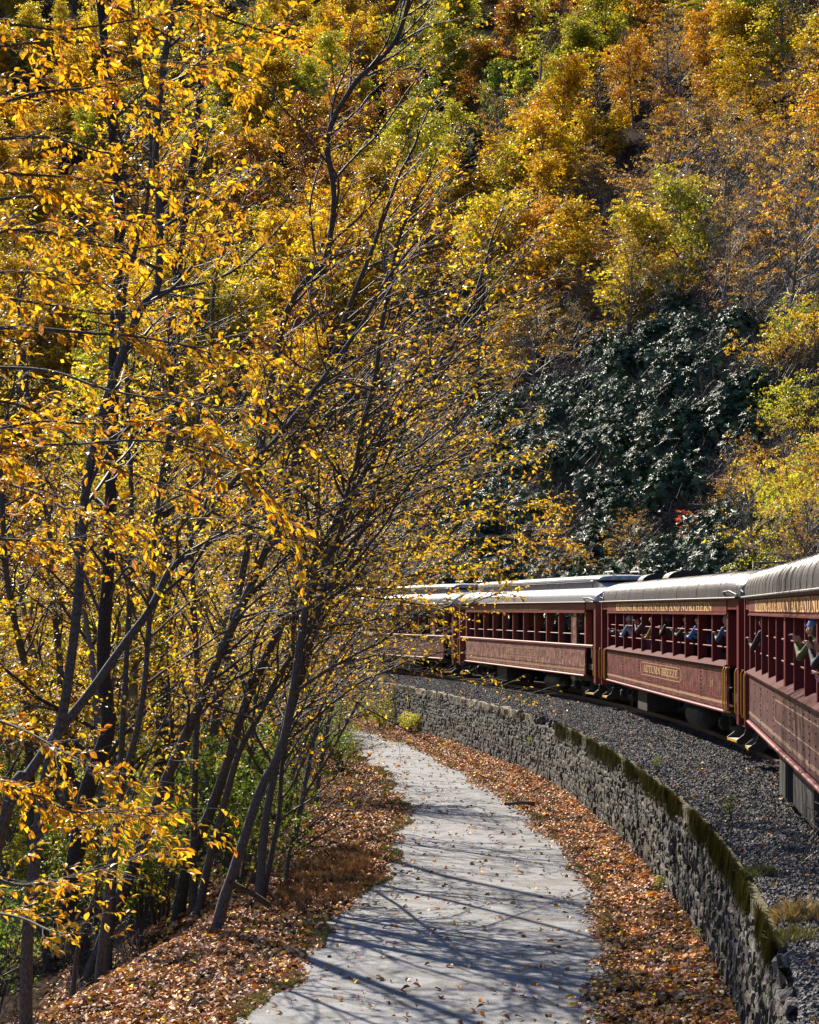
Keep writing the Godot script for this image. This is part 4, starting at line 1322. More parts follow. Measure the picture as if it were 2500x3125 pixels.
	sapling("beech_tree", "slim stem slanting right in front of the cluster by the fern patch", [V(-3.46,-0.68,-41.00), V(-3.19,0.20,-41.25), V(-2.95,1.15,-41.52), V(-2.51,2.24,-41.82), V(-1.93,3.35,-42.12), V(-1.21,4.55,-42.45), V(-0.47,5.62,-42.73), V(0.27,6.64,-43.00)], 0.058, 0.024, {"n": 16, "leaf": 0.9, "from": 0.3, "L": 3.0})
	sapling("oak_tree", "tall dark trunk standing well behind the slanting trunk, in shade", [V(-6.66,-2.57,-55.00), V(-6.56,2.28,-55.00), V(-6.51,4.37,-55.00), V(-6.43,6.11,-55.00), V(-6.51,8.28,-55.00), V(-6.25,10.45,-55.00), V(-6.30,12.62,-55.00), V(-5.99,15.22,-55.00), V(-5.64,17.83,-55.00), V(-5.47,20.43,-55.00)], 0.182, 0.087, {"n": 14, "leaf": 0.8, "from": 0.3, "L": 4.0, "bark": 1})
	sapling("beech_tree", "forked dark trunk deep in the woods near the left edge, leaning left", [V(-9.00,-2.58,-50.00), V(-9.20,2.62,-50.00), V(-9.24,3.65,-50.00), V(-9.51,4.83,-50.00), V(-9.71,6.02,-50.00), V(-9.79,7.20,-50.00), V(-9.87,8.78,-50.00)], 0.118, 0.055, {"n": 10, "leaf": 0.8, "from": 0.3, "L": 3.4})
	sapling("beech_tree", "curved woodland trunk behind the sinuous beech, bending left as it rises", [V(-8.35,-2.58,-52.00), V(-8.70,2.77,-52.00), V(-8.78,4.00,-52.00), V(-8.91,5.23,-52.00), V(-8.99,6.87,-52.00), V(-9.28,8.52,-52.00), V(-9.52,10.16,-52.00), V(-9.77,12.21,-52.00)], 0.107, 0.041, {"n": 12, "leaf": 0.9, "from": 0.3, "L": 3.4})
	sapling("beech_tree", "leaning trunk at upper middle whose dark bough reaches the top of the picture", [V(-5.01,-1.25,-46.00), V(-4.43,1.95,-46.00), V(-3.97,4.50,-45.70), V(-3.52,6.66,-45.45), V(-3.21,8.79,-45.19), V(-2.76,11.25,-44.90), V(-2.26,12.22,-44.78), V(-1.81,12.72,-44.72), V(-1.62,14.01,-44.56), V(-1.75,15.25,-44.41), V(-1.24,16.27,-44.28), V(-0.82,16.71,-44.22), V(-0.37,17.15,-44.17), V(-0.11,17.72,-44.10), V(0.07,18.49,-44.00)], 0.087, 0.045, {"n": 26, "leaf": 0.9, "from": 0.35, "L": 4.2})
	sapling("beech_tree", "thin trunk rising between the two tall stems in the upper left", [V(-5.55,-1.74,-38.00), V(-5.43,0.11,-38.00), V(-5.28,2.51,-38.00), V(-5.10,6.11,-38.00), V(-5.13,8.51,-38.00), V(-5.24,10.73,-38.00), V(-5.00,11.81,-38.00), V(-4.82,12.47,-38.00), V(-4.74,13.91,-38.00), V(-4.98,15.41,-38.00), V(-5.10,16.61,-38.00)], 0.060, 0.030, {"n": 18, "leaf": 0.9, "from": 0.45, "L": 3.2})
	sapling("beech_tree", "tall bare stem with steep fine branches left of the train, farthest along the path", [V(-2.68,-0.30,-48.00), V(-2.65,-0.15,-48.00), V(-2.38,1.39,-48.63), V(-2.06,3.05,-49.28), V(-1.66,4.83,-49.97), V(-1.12,6.51,-50.60), V(-0.40,8.06,-51.16), V(0.33,9.31,-51.61), V(1.07,10.40,-52.00)], 0.076, 0.029, {"n": 24, "leaf": 0.5, "from": 0.25, "L": 4.0})
	sapling("beech_tree", "pale spindly stem in the gap behind the cluster by the fern patch", [V(-2.56,-0.33,-56.00), V(-2.36,1.23,-56.46), V(-1.98,2.99,-56.97), V(-1.36,4.52,-57.41), V(-0.55,5.70,-57.74), V(0.46,6.62,-58.00)], 0.066, 0.027, {"n": 18, "leaf": 0.9, "from": 0.2, "L": 3.2})
	# thin stems crowding the edge of the wood
	for k in 26:
		var s := rf(-17.0, 22.0)
		var uu := rf(-13.5, -9.6)
		var p := W(s, uu, bank(s, uu) - .15)
		var tilt := rf(.05, .42)
		var h := rf(6.0, 11.0)
		var pts := [p]
		for j in 5: pts.append(p + V(tilt * h * pow((j + 1) / 5.0, 1.3) + rf(-.1, .1), h * (j + 1) / 5.0, rf(-.15, .3) * (j + 1)))
		sapling("beech_sapling", "thin grey stem among others along the edge of the wood left of the trail", pts, rf(.028, .055), .008, {"n": 12, "leaf": rf(.2, .9), "from": .3, "L": 2.0})
		last_tree.set_meta("group", "thin grey stems along the edge of the wood")
	# overhanging boughs
	last_work = Sprout.new()
	rng.seed = 58
	var root := thing("beech_tree", "long overhanging boughs with golden leaves reaching across the trail to the train", "tree", W(-10.5, -9.6, -.2))
	limb([W(-10.5, -9.6, -.3), W(-9.6, -9.3, 1.5), W(-8.6, -9.0, 3.2), V(-2.0, 5.3, -36.2), V(-1.6, 6.1, -36.2)], .07, {"leaf": .3})
	limb([V(-1.83,5.80,-36.00), V(-0.89,6.07,-37.50), V(0.31,6.35,-39.00), V(1.47,6.56,-40.50), V(2.72,6.71,-42.00)], 0.026, {"leaf": 0.90, "bare": 0})
	limb([V(-2.27,5.04,-36.00), V(-1.69,5.21,-37.00), V(-0.90,5.39,-38.00), V(0.00,5.27,-39.00), V(0.95,5.21,-40.00), V(1.88,5.54,-41.00)], 0.028, {"leaf": 1.00, "bare": 0})
	limb([V(-2.09,3.62,-37.00), V(-1.21,4.18,-38.40), V(-0.38,4.06,-39.80), V(0.51,3.87,-41.20), V(1.46,3.60,-42.60), V(2.71,3.31,-44.00)], 0.026, {"leaf": 0.25, "bare": 1})
	limb([V(-1.75,5.48,-37.00), V(-0.37,5.69,-38.20), V(0.49,5.90,-39.40), V(0.95,5.98,-40.60), V(1.91,6.27,-41.80), V(3.05,6.64,-43.00)], 0.026, {"leaf": 1.00, "bare": 0})
	limb([V(-2.46,3.17,-38.00), V(-1.53,3.62,-38.67), V(-0.62,3.16,-39.33), V(0.44,2.56,-40.00)], 0.021, {"leaf": 0.10, "bare": 1})
	limb([V(-1.12,7.07,-36.00), V(-0.30,7.40,-37.50), V(0.62,7.74,-39.00), V(1.60,7.90,-40.50), V(2.45,8.20,-42.00)], 0.023, {"leaf": 0.80, "bare": 0})
	limb([V(-1.12,6.98,-37.00), V(0.00,6.90,-38.25), V(1.06,7.02,-39.50), V(2.12,7.21,-40.75), V(2.98,7.21,-42.00)], 0.023, {"leaf": 1.10, "bare": 0})
	limb([V(-2.21,6.08,-32.00), V(-1.32,6.74,-33.50), V(-0.28,7.47,-35.00), V(0.86,8.09,-36.50), V(1.86,8.51,-38.00)], 0.023, {"leaf": 0.70, "bare": 0})
	limb([V(-2.68,5.00,-32.00), V(-2.33,5.36,-32.75), V(-1.85,5.52,-33.50), V(-0.92,5.56,-34.25), V(-0.39,5.43,-35.00)], 0.023, {"leaf": 0.50, "bare": 0})
	finish_boughs(root, .075, "gold")
	last_work = Sprout.new()
	rng.seed = 53
	root = thing("beech_tree", "large leaved beech whose orange boughs reach in from the left edge, nearest of all", "tree", V(-5.6, -1.2, -17.2))
	var t := MB.new()
	t.tube(PackedVector3Array([V(0, -.4, 0), V(.1, 3.0, 0), V(.3, 6.5, .1), V(.2, 10.0, .2), V(.5, 14.0, 0)]), PackedFloat32Array([.19, .15, .125, .09, .04]), 10)
	part("trunk", t.mesh(), M.bark, root)
	near_limb([V(-3.41,7.38,-16.50), V(-3.24,7.38,-16.42), V(-2.92,7.36,-16.33), V(-2.46,7.31,-16.25), V(-2.15,7.28,-16.17), V(-1.70,7.19,-16.08), V(-1.30,7.14,-16.00)], 0.018, {"leaf": 1.00})
	near_limb([V(-3.49,6.59,-16.87), V(-3.33,6.62,-16.88), V(-2.98,6.68,-16.88), V(-2.56,6.66,-16.89), V(-2.10,6.69,-16.89), V(-1.73,6.64,-16.90)], 0.015, {"leaf": 1.00})
	near_limb([V(-3.57,9.29,-17.24), V(-3.42,9.37,-17.33), V(-3.12,9.49,-17.43), V(-2.66,9.56,-17.52), V(-2.35,9.66,-17.61), V(-1.95,9.78,-17.71), V(-1.60,9.84,-17.80)], 0.015, {"leaf": 1.00})
	near_limb([V(-3.64,8.88,-17.61), V(-3.36,8.89,-17.83), V(-2.98,8.91,-18.05), V(-2.43,8.88,-18.26), V(-1.95,8.87,-18.48), V(-1.54,8.75,-18.70)], 0.015, {"leaf": 1.00})
	near_limb([V(-3.72,6.31,-17.98), V(-3.46,6.23,-17.51), V(-3.05,6.10,-17.04), V(-2.69,5.93,-16.57), V(-2.29,5.81,-16.10)], 0.016, {"leaf": 1.00})
	near_limb([V(-3.80,3.67,-18.35), V(-3.57,3.64,-18.08), V(-3.12,3.51,-17.81), V(-2.82,3.44,-17.54), V(-2.45,3.46,-17.27), V(-2.17,3.43,-17.00)], 0.016, {"leaf": 1.00})
	near_limb([V(-3.87,2.79,-18.72), V(-3.53,2.69,-18.56), V(-3.23,2.73,-18.39), V(-2.86,2.84,-18.23), V(-2.51,2.94,-18.06), V(-2.26,3.03,-17.90)], 0.016, {"leaf": 0.80})
	near_limb([V(-3.43,3.81,-16.59), V(-3.36,3.71,-17.03), V(-3.13,3.58,-17.47), V(-2.72,3.42,-17.92), V(-2.45,3.37,-18.36), V(-1.93,3.22,-18.80)], 0.014, {"leaf": 1.00})
	near_limb([V(-3.51,6.45,-16.96), V(-3.32,6.46,-16.81), V(-2.68,6.48,-16.66), V(-2.05,6.49,-16.50), V(-1.43,6.34,-16.35), V(-1.00,5.94,-16.20)], 0.015, {"leaf": 1.00})
	near_limb([V(-3.58,10.07,-17.33), V(-3.14,10.00,-17.27), V(-2.85,9.96,-17.21), V(-2.25,10.03,-17.16), V(-1.75,10.12,-17.10)], 0.015, {"leaf": 1.00})
	near_limb([V(-3.66,9.93,-17.70), V(-3.23,10.00,-17.77), V(-2.82,10.03,-17.85), V(-2.18,9.90,-17.93), V(-1.28,10.09,-18.00)], 0.015, {"leaf": 1.00})
	near_limb([V(-3.74,8.40,-18.07), V(-3.32,8.50,-18.28), V(-2.92,8.42,-18.48), V(-2.45,8.40,-18.69), V(-1.94,8.55,-18.90)], 0.016, {"leaf": 1.00})
	near_limb([V(-3.81,2.47,-18.44), V(-3.33,2.52,-17.73), V(-2.95,2.52,-17.01), V(-2.68,2.60,-16.30)], 0.016, {"leaf": 1.00})
	near_limb([V(-3.89,4.20,-18.81), V(-3.38,4.08,-18.27), V(-2.94,3.92,-17.74), V(-2.53,3.82,-17.20)], 0.016, {"leaf": 1.00})
	near_limb([V(-3.45,7.84,-16.68), V(-3.17,7.94,-17.15), V(-2.87,7.91,-17.63), V(-2.63,8.01,-18.10)], 0.014, {"leaf": 1.00})
	near_limb([V(-3.53,5.74,-17.05), V(-3.21,5.74,-17.70), V(-2.87,5.79,-18.35), V(-2.49,5.93,-19.00)], 0.015, {"leaf": 1.00})
	near_limb([V(-4.02,10.15,-19.42), V(-3.43,10.07,-19.25), V(-2.86,9.85,-19.07), V(-2.24,9.72,-18.90)], 0.017, {"leaf": 1.00})
	near_limb([V(-4.09,9.62,-19.79), V(-3.44,9.65,-19.79), V(-2.81,9.49,-19.80), V(-2.28,9.56,-19.80)], 0.017, {"leaf": 1.00})
	near_limb([V(-4.17,9.10,-20.16), V(-3.62,9.19,-20.30), V(-3.06,9.05,-20.43), V(-2.44,8.92,-20.56), V(-1.99,8.88,-20.70)], 0.018, {"leaf": 1.00})
	near_limb([V(-4.25,8.26,-20.53), V(-3.63,8.22,-20.89), V(-3.02,8.17,-21.24), V(-2.35,8.32,-21.60)], 0.018, {"leaf": 1.00})
	near_limb([V(-4.32,7.59,-20.90), V(-3.55,7.50,-20.42), V(-2.90,7.26,-19.95), V(-2.12,7.09,-19.48), V(-1.47,6.95,-19.00)], 0.018, {"leaf": 1.00})
	near_limb([V(-3.88,7.05,-18.77), V(-3.46,6.98,-19.05), V(-2.90,6.55,-19.34), V(-2.32,6.33,-19.62), V(-1.79,6.19,-19.90)], 0.016, {"leaf": 1.00})
	near_limb([V(-3.17,11.01,-19.14), V(-2.58,10.75,-19.69), V(-2.08,10.58,-20.25), V(-1.61,10.34,-20.80)], 0.017, {"leaf": 1.00})
	near_limb([V(-2.62,11.13,-19.51), V(-1.95,10.97,-20.24), V(-1.42,10.98,-20.97), V(-1.20,11.11,-21.70)], 0.017, {"leaf": 1.00})
	finish_boughs(root, .068, "amber")

func finish_boughs(root: Node3D, size: float, kind: String) -> void:
	var at := root.position
	for k in last_work.wood.v.size(): last_work.wood.v[k] -= at
	for k in last_work.lp.size(): last_work.lp[k] -= at
	part("boughs", last_work.wood.mesh(), M.bark, root)
	many("foliage", leaf_a, M.leaf, leaf_copies(last_work, kind, size), root)

func patch_kind(s: float, u: float, fall: String) -> String:
	var best := 1.0
	var out := fall
	for p in patches:
		var d := V(s - p[1], u - p[2], 0).length() / float(p[3])
		if d < best:
			best = d; out = p[0]
	return out
func build_woods() -> void:
	patches.append(["olive", 159, 110, 14])
	patches.append(["olive", 156, 90, 12])
	patches.append(["olive", 137, 65, 12])
	patches.append(["gold", 167, 104, 14])
	patches.append(["orange", 148, 104, 12])
	patches.append(["rust", 151, 100, 9])
	patches.append(["rust", 138, 81, 9])
	patches.append(["green", 139, 75, 8])
	patches.append(["olive", 135, 82, 9])
	patches.append(["rust", 141, 105, 9])
	patches.append(["orange", 127, 86, 10])
	patches.append(["yellow", 128, 93, 10])
	patches.append(["olive", 121, 86, 8])
	patches.append(["rust", 114, 81, 9])
	patches.append(["green", 104, 70, 7])
	patches.append(["yellow", 104, 67, 6])
	patches.append(["orange", 114, 64, 9])
	patches.append(["gold", 108, 64, 8])
	patches.append(["orange", 119, 58, 8])
	patches.append(["gold", 121, 54, 9])
	patches.append(["gold", 115, 60, 8])
	patches.append(["gold", 107, 47, 8])
	patches.append(["bare", 102, 51, 9])
	patches.append(["bare", 95, 51, 9])
	patches.append(["bare", 91, 43, 9])
	patches.append(["red", 90, 53, 4])
	patches.append(["bare", 76, 38, 6])
	patches.append(["orange", 106, 40, 8])
	patches.append(["gold", 97, 40, 7])
	patches.append(["bare", 80, 35, 7])
	patches.append(["bare", 66, 30, 7])
	patches.append(["rust", 116, 44, 9])
	patches.append(["gold", 124, 47, 9])
	patches.append(["dark", 76, 26, 7])
	patches.append(["dark", 58, 20, 7])
	patches.append(["dark", 76, 23, 7])
	patches.append(["dark", 56, 17, 6])
	patches.append(["dark", 77, 20, 8])
	patches.append(["gold", 50, 20, 5])
	patches.append(["yellow", 42, 17, 3])
	patches.append(["dark", 58, 14, 6])
	patches.append(["dark", 64, 13, 6])
	patches.append(["yellow", 206, 127, 25])
	patches.append(["gold", 204, 104, 25])
	patches.append(["olive", 182, 101, 22])
	patches.append(["gold", 179, 110, 20])
	patches.append(["gold", 171, 69, 25])
	patches.append(["rust", 152, 64, 18])
	patches.append(["gold", 129, 40, 18])
	patches.append(["yellow", 141, 36, 20])
	patches.append(["gold", 159, 37, 25])
	patches.append(["gold", 115, 34, 14])
	patches.append(["gold", 121, 25, 18])
	patches.append(["rust", 131, 17, 20])
	patches.append(["gold", 100, 25, 12])
	rng.seed = 61
	var count := 0
	# the slope behind the railway
	var names := {"gold": "golden", "yellow": "bright yellow", "orange": "orange", "rust": "rusty brown", "olive": "olive yellow", "green": "green", "bare": "nearly bare grey", "red": "scarlet"}
	var placed := []
	var u := 9.0
	while u < 200.0:
		var step := 4.6 + u * .032
		var s := 20.0
		while s < 300.0:
			s += step * rf(.8, 1.2) * R / (R + u)
			var uu := u + rf(-.4, .4) * step
			var p := W(s, uu, hill(s, uu))
			var dist := -p.z
			if not in_view(p, 1.1): continue
			if p.y + 16.0 < EYE or (p.y - EYE) / dist > .36: continue
			var kind := patch_kind(s, uu, ["gold", "yellow", "olive", "orange", "gold", "orange", "bare", "rust"][rng.randi() % 8])
			if kind == "dark": continue
			if uu < 34.0 and s >= 112.0: kind = ["bare", "rust", "olive", "bare", "gold"][rng.randi() % 5]
			elif uu < 80.0 and rng.randf() < .3: kind = "bare"
			var low := uu < 31.0 and s < 112.0
			if low and rng.randf() < .5: continue
			if low: kind = "bare"
			if not low and rng.randf() < .12: kind = ["yellow", "olive", "bare", "bare"][rng.randi() % 4]
			var zone := "high on the hillside" if uu > 75.0 else ("halfway up the hillside" if uu > 32.0 else "on the low bank")
			var bare := kind == "bare"
			var near_kind := kind
			var near_d := 1e9
			for q in placed:
				var dd: float = (q[0] as Vector3).distance_squared_to(p) + (30.0 if q[1] == kind else 0.0)
				if dd < near_d:
					near_d = dd; near_kind = q[1]
			placed.append([p, kind])
			var pr: Dictionary = protos[3] if bare else protos[rng.randi() % 3]
			var sc := rf(.72, 1.15) if uu > 24.0 else rf(.5, .8)
			if dist < 110.0: sc *= .85
			hill_tree("maple_tree" if kind in ["orange", "red", "rust"] else "birch_tree" if kind == "yellow" else "beech_tree" if bare or kind == "gold" else "oak_tree", "%s %s tree beside %s %s one, %s" % ["small" if sc < .72 else ("tall" if sc > 1.0 else "middling"), names[kind], "an" if near_kind in ["orange", "olive"] else "a", names[near_kind], zone], "%s autumn trees %s" % [names[kind], zone], p, pr, sc, kind, (.13 if low else .10) if bare else rf(.30, .52), (.55 if bare else .95) * (1.0 + .2 * clampf((dist - 100.0) / 150.0, 0, 1)), bare)
			count += 1
		u += step * .85
	# the wood on the flat left of the trail
	u = -12.5
	while u > -62.0:
		var s := -8.0
		while s < 150.0:
			s += rf(4.0, 7.0) + absf(u + 12.0) * .05
			var uu := u + rf(-1.6, 1.6)
			var p := W(s, uu, bank(s, uu) - .1)
			if not in_view(p, 1.15) or -p.z < 40.0: continue
			var kind := ["gold", "gold", "yellow", "rust", "gold", "olive"][rng.randi() % 6] as String
			var small := rng.randf() < .6
			hill_tree("beech_tree" if kind != "olive" else "birch_tree", "slender %s tree in the thin wood on the flat left of the trail" % names[kind], "slender %s trees on the flat left of the trail" % names[kind], p, protos[4] if small else protos[rng.randi() % 2], rf(.75, 1.2) if small else rf(.6, 1.0), kind, rf(.18, .36), .58, false, 4.4)
			count += 1
		u -= 4.0
	print("woods ", count)
	# low autumn bushes under the trees on the slope
	rng.seed = 63
	var bushes := 0
	for k in 2500:
		if bushes >= 230: break
		var s := rf(35.0, 190.0)
		var uu := rf(9.0, 95.0)
		var kind := patch_kind(s, uu, "gold")
		if kind == "dark" or (uu < 32.0 and s < 112.0): continue
		var p := W(s, uu, hill(s, uu) - .2)
		if not in_view(p, 1.08): continue
		bushes += 1
		if kind == "bare": kind = ["bare", "rust", "gold", "orange"][rng.randi() % 4]
		shrub("autumn_shrub", "low %s bush under the trees %s" % [names[kind], "of the upper slope" if uu > 45.0 else "of the lower slope"], "low %s bushes under the trees on the slope" % names[kind], p, rf(1.4, 2.8), rf(1.8, 3.6), 120, sprays[k % 3], M.leaf_far, .8, kind, .4)
	# golden trees between the trail's far bend and the train
	rng.seed = 68
	for k in 9:
		var s := 38.0 + k * 4.6
		var uu := rf(-9.2, -6.4)
		hill_tree("beech_tree", "golden tree leaning over the far bend of the trail in front of the last coach", "golden trees at the far bend of the trail", W(s, uu, 0.0), protos[4], rf(.8, 1.15), "gold", rf(.35, .55), .55)
	# rhododendron bank
	rng.seed = 64
	var ros := [rosette_mesh(77, -.75), rosette_mesh(78, -.3)]
	var n := 0
	for k in 900:
		if n >= 200: break
		var s := rf(26.0, 112.0)
		var uu := rf(5.8, 33.0)
		if patch_kind(s, uu, "dark") in ["yellow", "bare", "gold"] and rng.randf() < .75: continue
		var p := W(s, uu, hill(s, uu) - .2)
		if not in_view(p, 1.1) or (p.x > -p.z * .168 and p.y > 4.0) or Vector2(s - 47.0, uu - 13.0).length() < 3.2: continue
		n += 1
		shrub("rhododendron_shrub", "dark glossy evergreen shrub in the thicket on the shady bank behind the train", "dark evergreen shrubs on the bank behind the train", p, rf(1.6, 2.6), rf(2.4, 3.8), 620, ros[k % 2], M.gloss, .25, "dark", .45)
	# understorey on the left flat and beside the path
	rng.seed = 66
	n = 0
	for k in 900:
		if n >= 150: break
		var s := rf(-14.0, 70.0)
		var uu := rf(-22.0, -9.6)
		var p := W(s, uu, bank(s, uu) - .1)
		if not in_view(p, 1.1) or -p.z < 34.0: continue
		n += 1
		var kind := "under" if rng.randf() < .8 else "olive"
		shrub("honeysuckle_shrub", "leafy yellow green shrub under the trees left of the trail", "yellow green shrubs under the trees left of the trail", p, rf(.9, 1.8), rf(1.6, 3.4), 150, sprays[k % 3], M.leaf, .38, kind, .5)
	for q in [[24.0, -7.9, 1.1, 1.5], [30.0, -7.4, 1.3, 1.9], [37.0, -7.0, 1.5, 2.2], [17.0, -8.2, .9, 1.2], [44.0, -6.6, 1.6, 2.4], [52.0, -6.2, 1.8, 2.6]]:
		shrub("honeysuckle_shrub", "dense green shrub crowding the left edge of the trail at its far bend", "green shrubs at the far bend of the trail", W(q[0], q[1], 0), q[2], q[3], 170, sprays[0], M.leaf, .3, "under", .5)
	for q in [[36.0, -3.3, .8, .9], [41.0, -3.4, 1.0, 1.2], [47.0, -3.4, 1.2, 1.5]]:
		shrub("honeysuckle_shrub", "yellow green shrub at the foot of the far wall, %s" % ["smallest", "middle one", "largest"][int((q[0] - 36) / 5)], "", W(q[0], q[1], 0), q[2], q[3], 130, sprays[1], M.leaf, .26, "olive", .5)
	# bushes over the right end of the train
	rng.seed = 67
	n = 0
	for k in 400:
		if n >= 30: break
		var s := rf(24.0, 62.0)
		var uu := rf(8.0, 34.0)
		var p := W(s, uu, hill(s, uu) - .2)
		if not in_view(p, 1.08) or p.x < -p.z * .166: continue
		n += 1
		var kind := ["olive", "gold", "rust", "yellow", "olive", "gold"][n % 6] as String
		shrub("autumn_shrub", "%s bush on the bank over the right end of the train" % names[kind], "%s bushes over the right end of the train" % names[kind], p, rf(1.3, 2.3), rf(2.2, 3.8), 85, sprays[n % 3], M.leaf_far, .5, kind, .5)
	# yellow bush and red sumac over the roof at the right
	for q in [[42.0, 15.5, 2.6, 4.2, "yellow", "big yellow bush on the bank, left of and above the roof edge bushes"], [48.0, 20.0, 2.8, 4.4, "olive", "olive green bush highest of those over the nearest coach"], [37.0, 14.0, 2.4, 4.2, "olive", "olive bush between the yellow bushes over the nearest coach"], [35.0, 10.5, 2.2, 3.4, "yellow", "bright yellow bush above the coach roof at the right edge"], [31.0, 12.0, 2.4, 3.8, "yellow", "yellow green bush climbing the bank at the right edge"], [47.5, 14.2, 1.5, 2.9, "red", "red orange sumac standing out against the dark evergreens"], [40.0, 16.0, 2.2, 4.0, "gold", "golden bush above the red sumac on the bank"]]:
		shrub("sumac_shrub" if q[4] == "red" else "spicebush_shrub", q[5], "", W(q[0], q[1], hill(q[0], q[1]) - .2), q[2], q[3], 170, sprays[2], M.leaf, .48, q[4], .5)

func build_cover() -> void:
	rng.seed = 71
	# ballast stones
	var b := MB.new()
	var g := [V(0, .5, 0), V(.5, .05, .1), V(-.1, 0, .5), V(-.52, -.05, -.05), V(.08, .1, -.48), V(.05, -.45, .02)]
	for f in [[0, 1, 2], [0, 2, 3], [0, 3, 4], [0, 4, 1], [5, 2, 1], [5, 3, 2], [5, 4, 3], [5, 1, 4]]: b.tri(g[f[0]], g[f[2]], g[f[1]])
	for q in b.v: b.c.append(Color.WHITE)
	var pebble := b.mesh()
	var buf := PackedFloat32Array()
	for k in 140000:
		var s := -37.0 + 110.0 * pow(rng.randf(), 1.5)
		var w := wall_u(s) + .10
		var uu := rf(w, .9)
		var y := ballast(s, uu)
		var p := W(s, uu, y + rf(-.02, .025))
		if not in_view(p, 1.08): continue
		var t := rf(.03, .18) * (1.0 if rng.randf() < .93 else 1.7)
		put(buf, Basis.from_euler(rv() * 3.1).scaled(V(1, 1, 1) * rf(.045, .085)), p, Color(t, t * rf(.92, 1.0), t * rf(.84, 1.0)))
	tag(many("ballast_gravel", pebble, M.rock, buf, self), "grey crushed stone ballast sloping from the track to the wall", "gravel")
	# fallen leaves
	buf = PackedFloat32Array()
	for k in 58000:
		var s := -34.0 + 95.0 * pow(rng.randf(), 1.4)
		var r0 := path_r(s)
		var f := pow(rng.randf(), .8)
		var uu := lerpf(r0 - .15 - .3 * rng.randf() * rng.randf(), wall_u(s) - .03, f)
		litter(buf, s, uu, .02 + .16 * pow(clampf((uu - r0) / (wall_u(s) - r0), 0, 1), 2.0) + rf(0, .04), .10)
	tag(many("fallen_leaves", leaf_b, M.litter, buf, self), "thick drift of brown fallen leaves between the trail and the stone wall", "leaves")
	buf = PackedFloat32Array()
	for k in 72000:
		var s := -30.0 + 85.0 * pow(rng.randf(), 1.4)
		var l := path_l(s)
		var uu := l + .15 - (3.4 * pow(rng.randf(), .9) if rng.randf() < .72 else rf(3.0, 7.0))
		litter(buf, s, uu, bank(s, uu) + rf(.0, .05), .10)
	tag(many("fallen_leaves", leaf_b, M.litter, buf, self), "brown and orange fallen leaves on the bank left of the trail", "leaves")
	buf = PackedFloat32Array()
	for k in 2600:
		var s := -34.0 + 95.0 * pow(rng.randf(), 1.3)
		var f := rng.randf()
		f = f * f * (.5 if rng.randf() < .5 else 1.0)
		var uu := lerpf(path_l(s), path_r(s), f if rng.randf() < .5 else 1.0 - f)
		litter(buf, s, uu, .03 + rf(0, .02), .10)
	tag(many("fallen_leaves", leaf_b, M.litter, buf, self), "scattered single leaves lying on the grey trail", "leaves")
	buf = PackedFloat32Array()
	for k in 900:
		var s := rf(-36.0, 40.0)
		var uu := rf(wall_u(s) + .2, .6)
		litter(buf, s, uu, ballast(s, uu) + .04, .09)
	tag(many("fallen_leaves", leaf_b, M.litter, buf, self), "few orange leaves caught among the ballast stones", "leaves")
	buf = PackedFloat32Array()
	for k in 110000:
		var s := rf(-12.0, 130.0)
		var uu := rf(5.8, 34.0) if rng.randf() < .5 else rf(-40.0, -9.5)
		var p := W(s, uu, land(s, uu))
		if not in_view(p, 1.05): continue
		litter(buf, s, uu, land(s, uu) + .03, .14)
	tag(many("fallen_leaves", leaf_b, M.litter, buf, self), "leaf litter covering the floor of the woods and the bank", "leaves")
	# bare brush
	rng.seed = 74
	var br := MB.new()
	for k in 9:
		var d := V(rf(-.6, .6), 1, rf(-.6, .6)) * rf(.6, 1.0)
		var o := V(rf(-.12, .12), -.05, rf(-.12, .12))
		br.tube(PackedVector3Array([o, o + d * .35 + rv() * .05, o + d * .7 + rv() * .08, o + d + V(d.x, -.1, d.z) * .3]), PackedFloat32Array([.008, .006, .0045, .002]), 3)
		for j in 4:
			var q: Vector3 = o + d * rf(.3, .9)
			var e := (d + rv() * .8).normalized() * rf(.15, .4)
			br.tube(PackedVector3Array([q, q + e * .5 + rv() * .03, q + e]), PackedFloat32Array([.0045, .0035, .0015]), 3)
	for q in br.v: br.c.append(Color.WHITE)
	var brush := br.mesh()
	var twm := mat(Color.WHITE, .6)
	twm.vertex_color_use_as_albedo = true
	for zone in 2:
		buf = PackedFloat32Array()
		for k in (10000 if zone else 800):
			var s := rf(30.0, 125.0) if zone else rf(-22.0, 60.0)
			var uu := rf(5.8, 62.0) if zone else rf(-26.0, -11.2)
			var p := W(s, uu, land(s, uu))
			if not in_view(p, 1.05): continue
			var t := rf(.03, .11)
			put(buf, turned(V(0, 1, 0) + rv() * .35, rf(0, TAU), rf(1.2, 2.9) if zone else rf(.7, 1.7)), p, Color(t, t * .86, t * .78))
		tag(many("undergrowth", brush, twm, buf, self), "tangle of bare grey brush on the hillside behind the train" if zone else "tangle of bare brush under the trees left of the trail", "undergrowth")
	# grass
	rng.seed = 72
	var bl := MB.new()
	rng.seed = 72
	for k in 22:
		var o := V(rf(-.1, .1), 0, rf(-.1, .1))
		var d := V(rf(-.5, .5), 1, rf(-.5, .5)) * rf(.6, 1.0)
		var sd := V(rf(-1, 1), 0, rf(-1, 1)).normalized() * .0065
		var q := bl.v.size()
		bl.v.append(o - sd); bl.v.append(o + sd); bl.v.append(o + d * .6 + V(d.x, 0, d.z) * .2); bl.v.append(o + d * .9 + V(d.x, -.1, d.z) * .6)
		bl.i.append_array([q, q + 1, q + 2, q, q + 2, q + 3])
	var tuft := bl.mesh()
	buf = PackedFloat32Array()
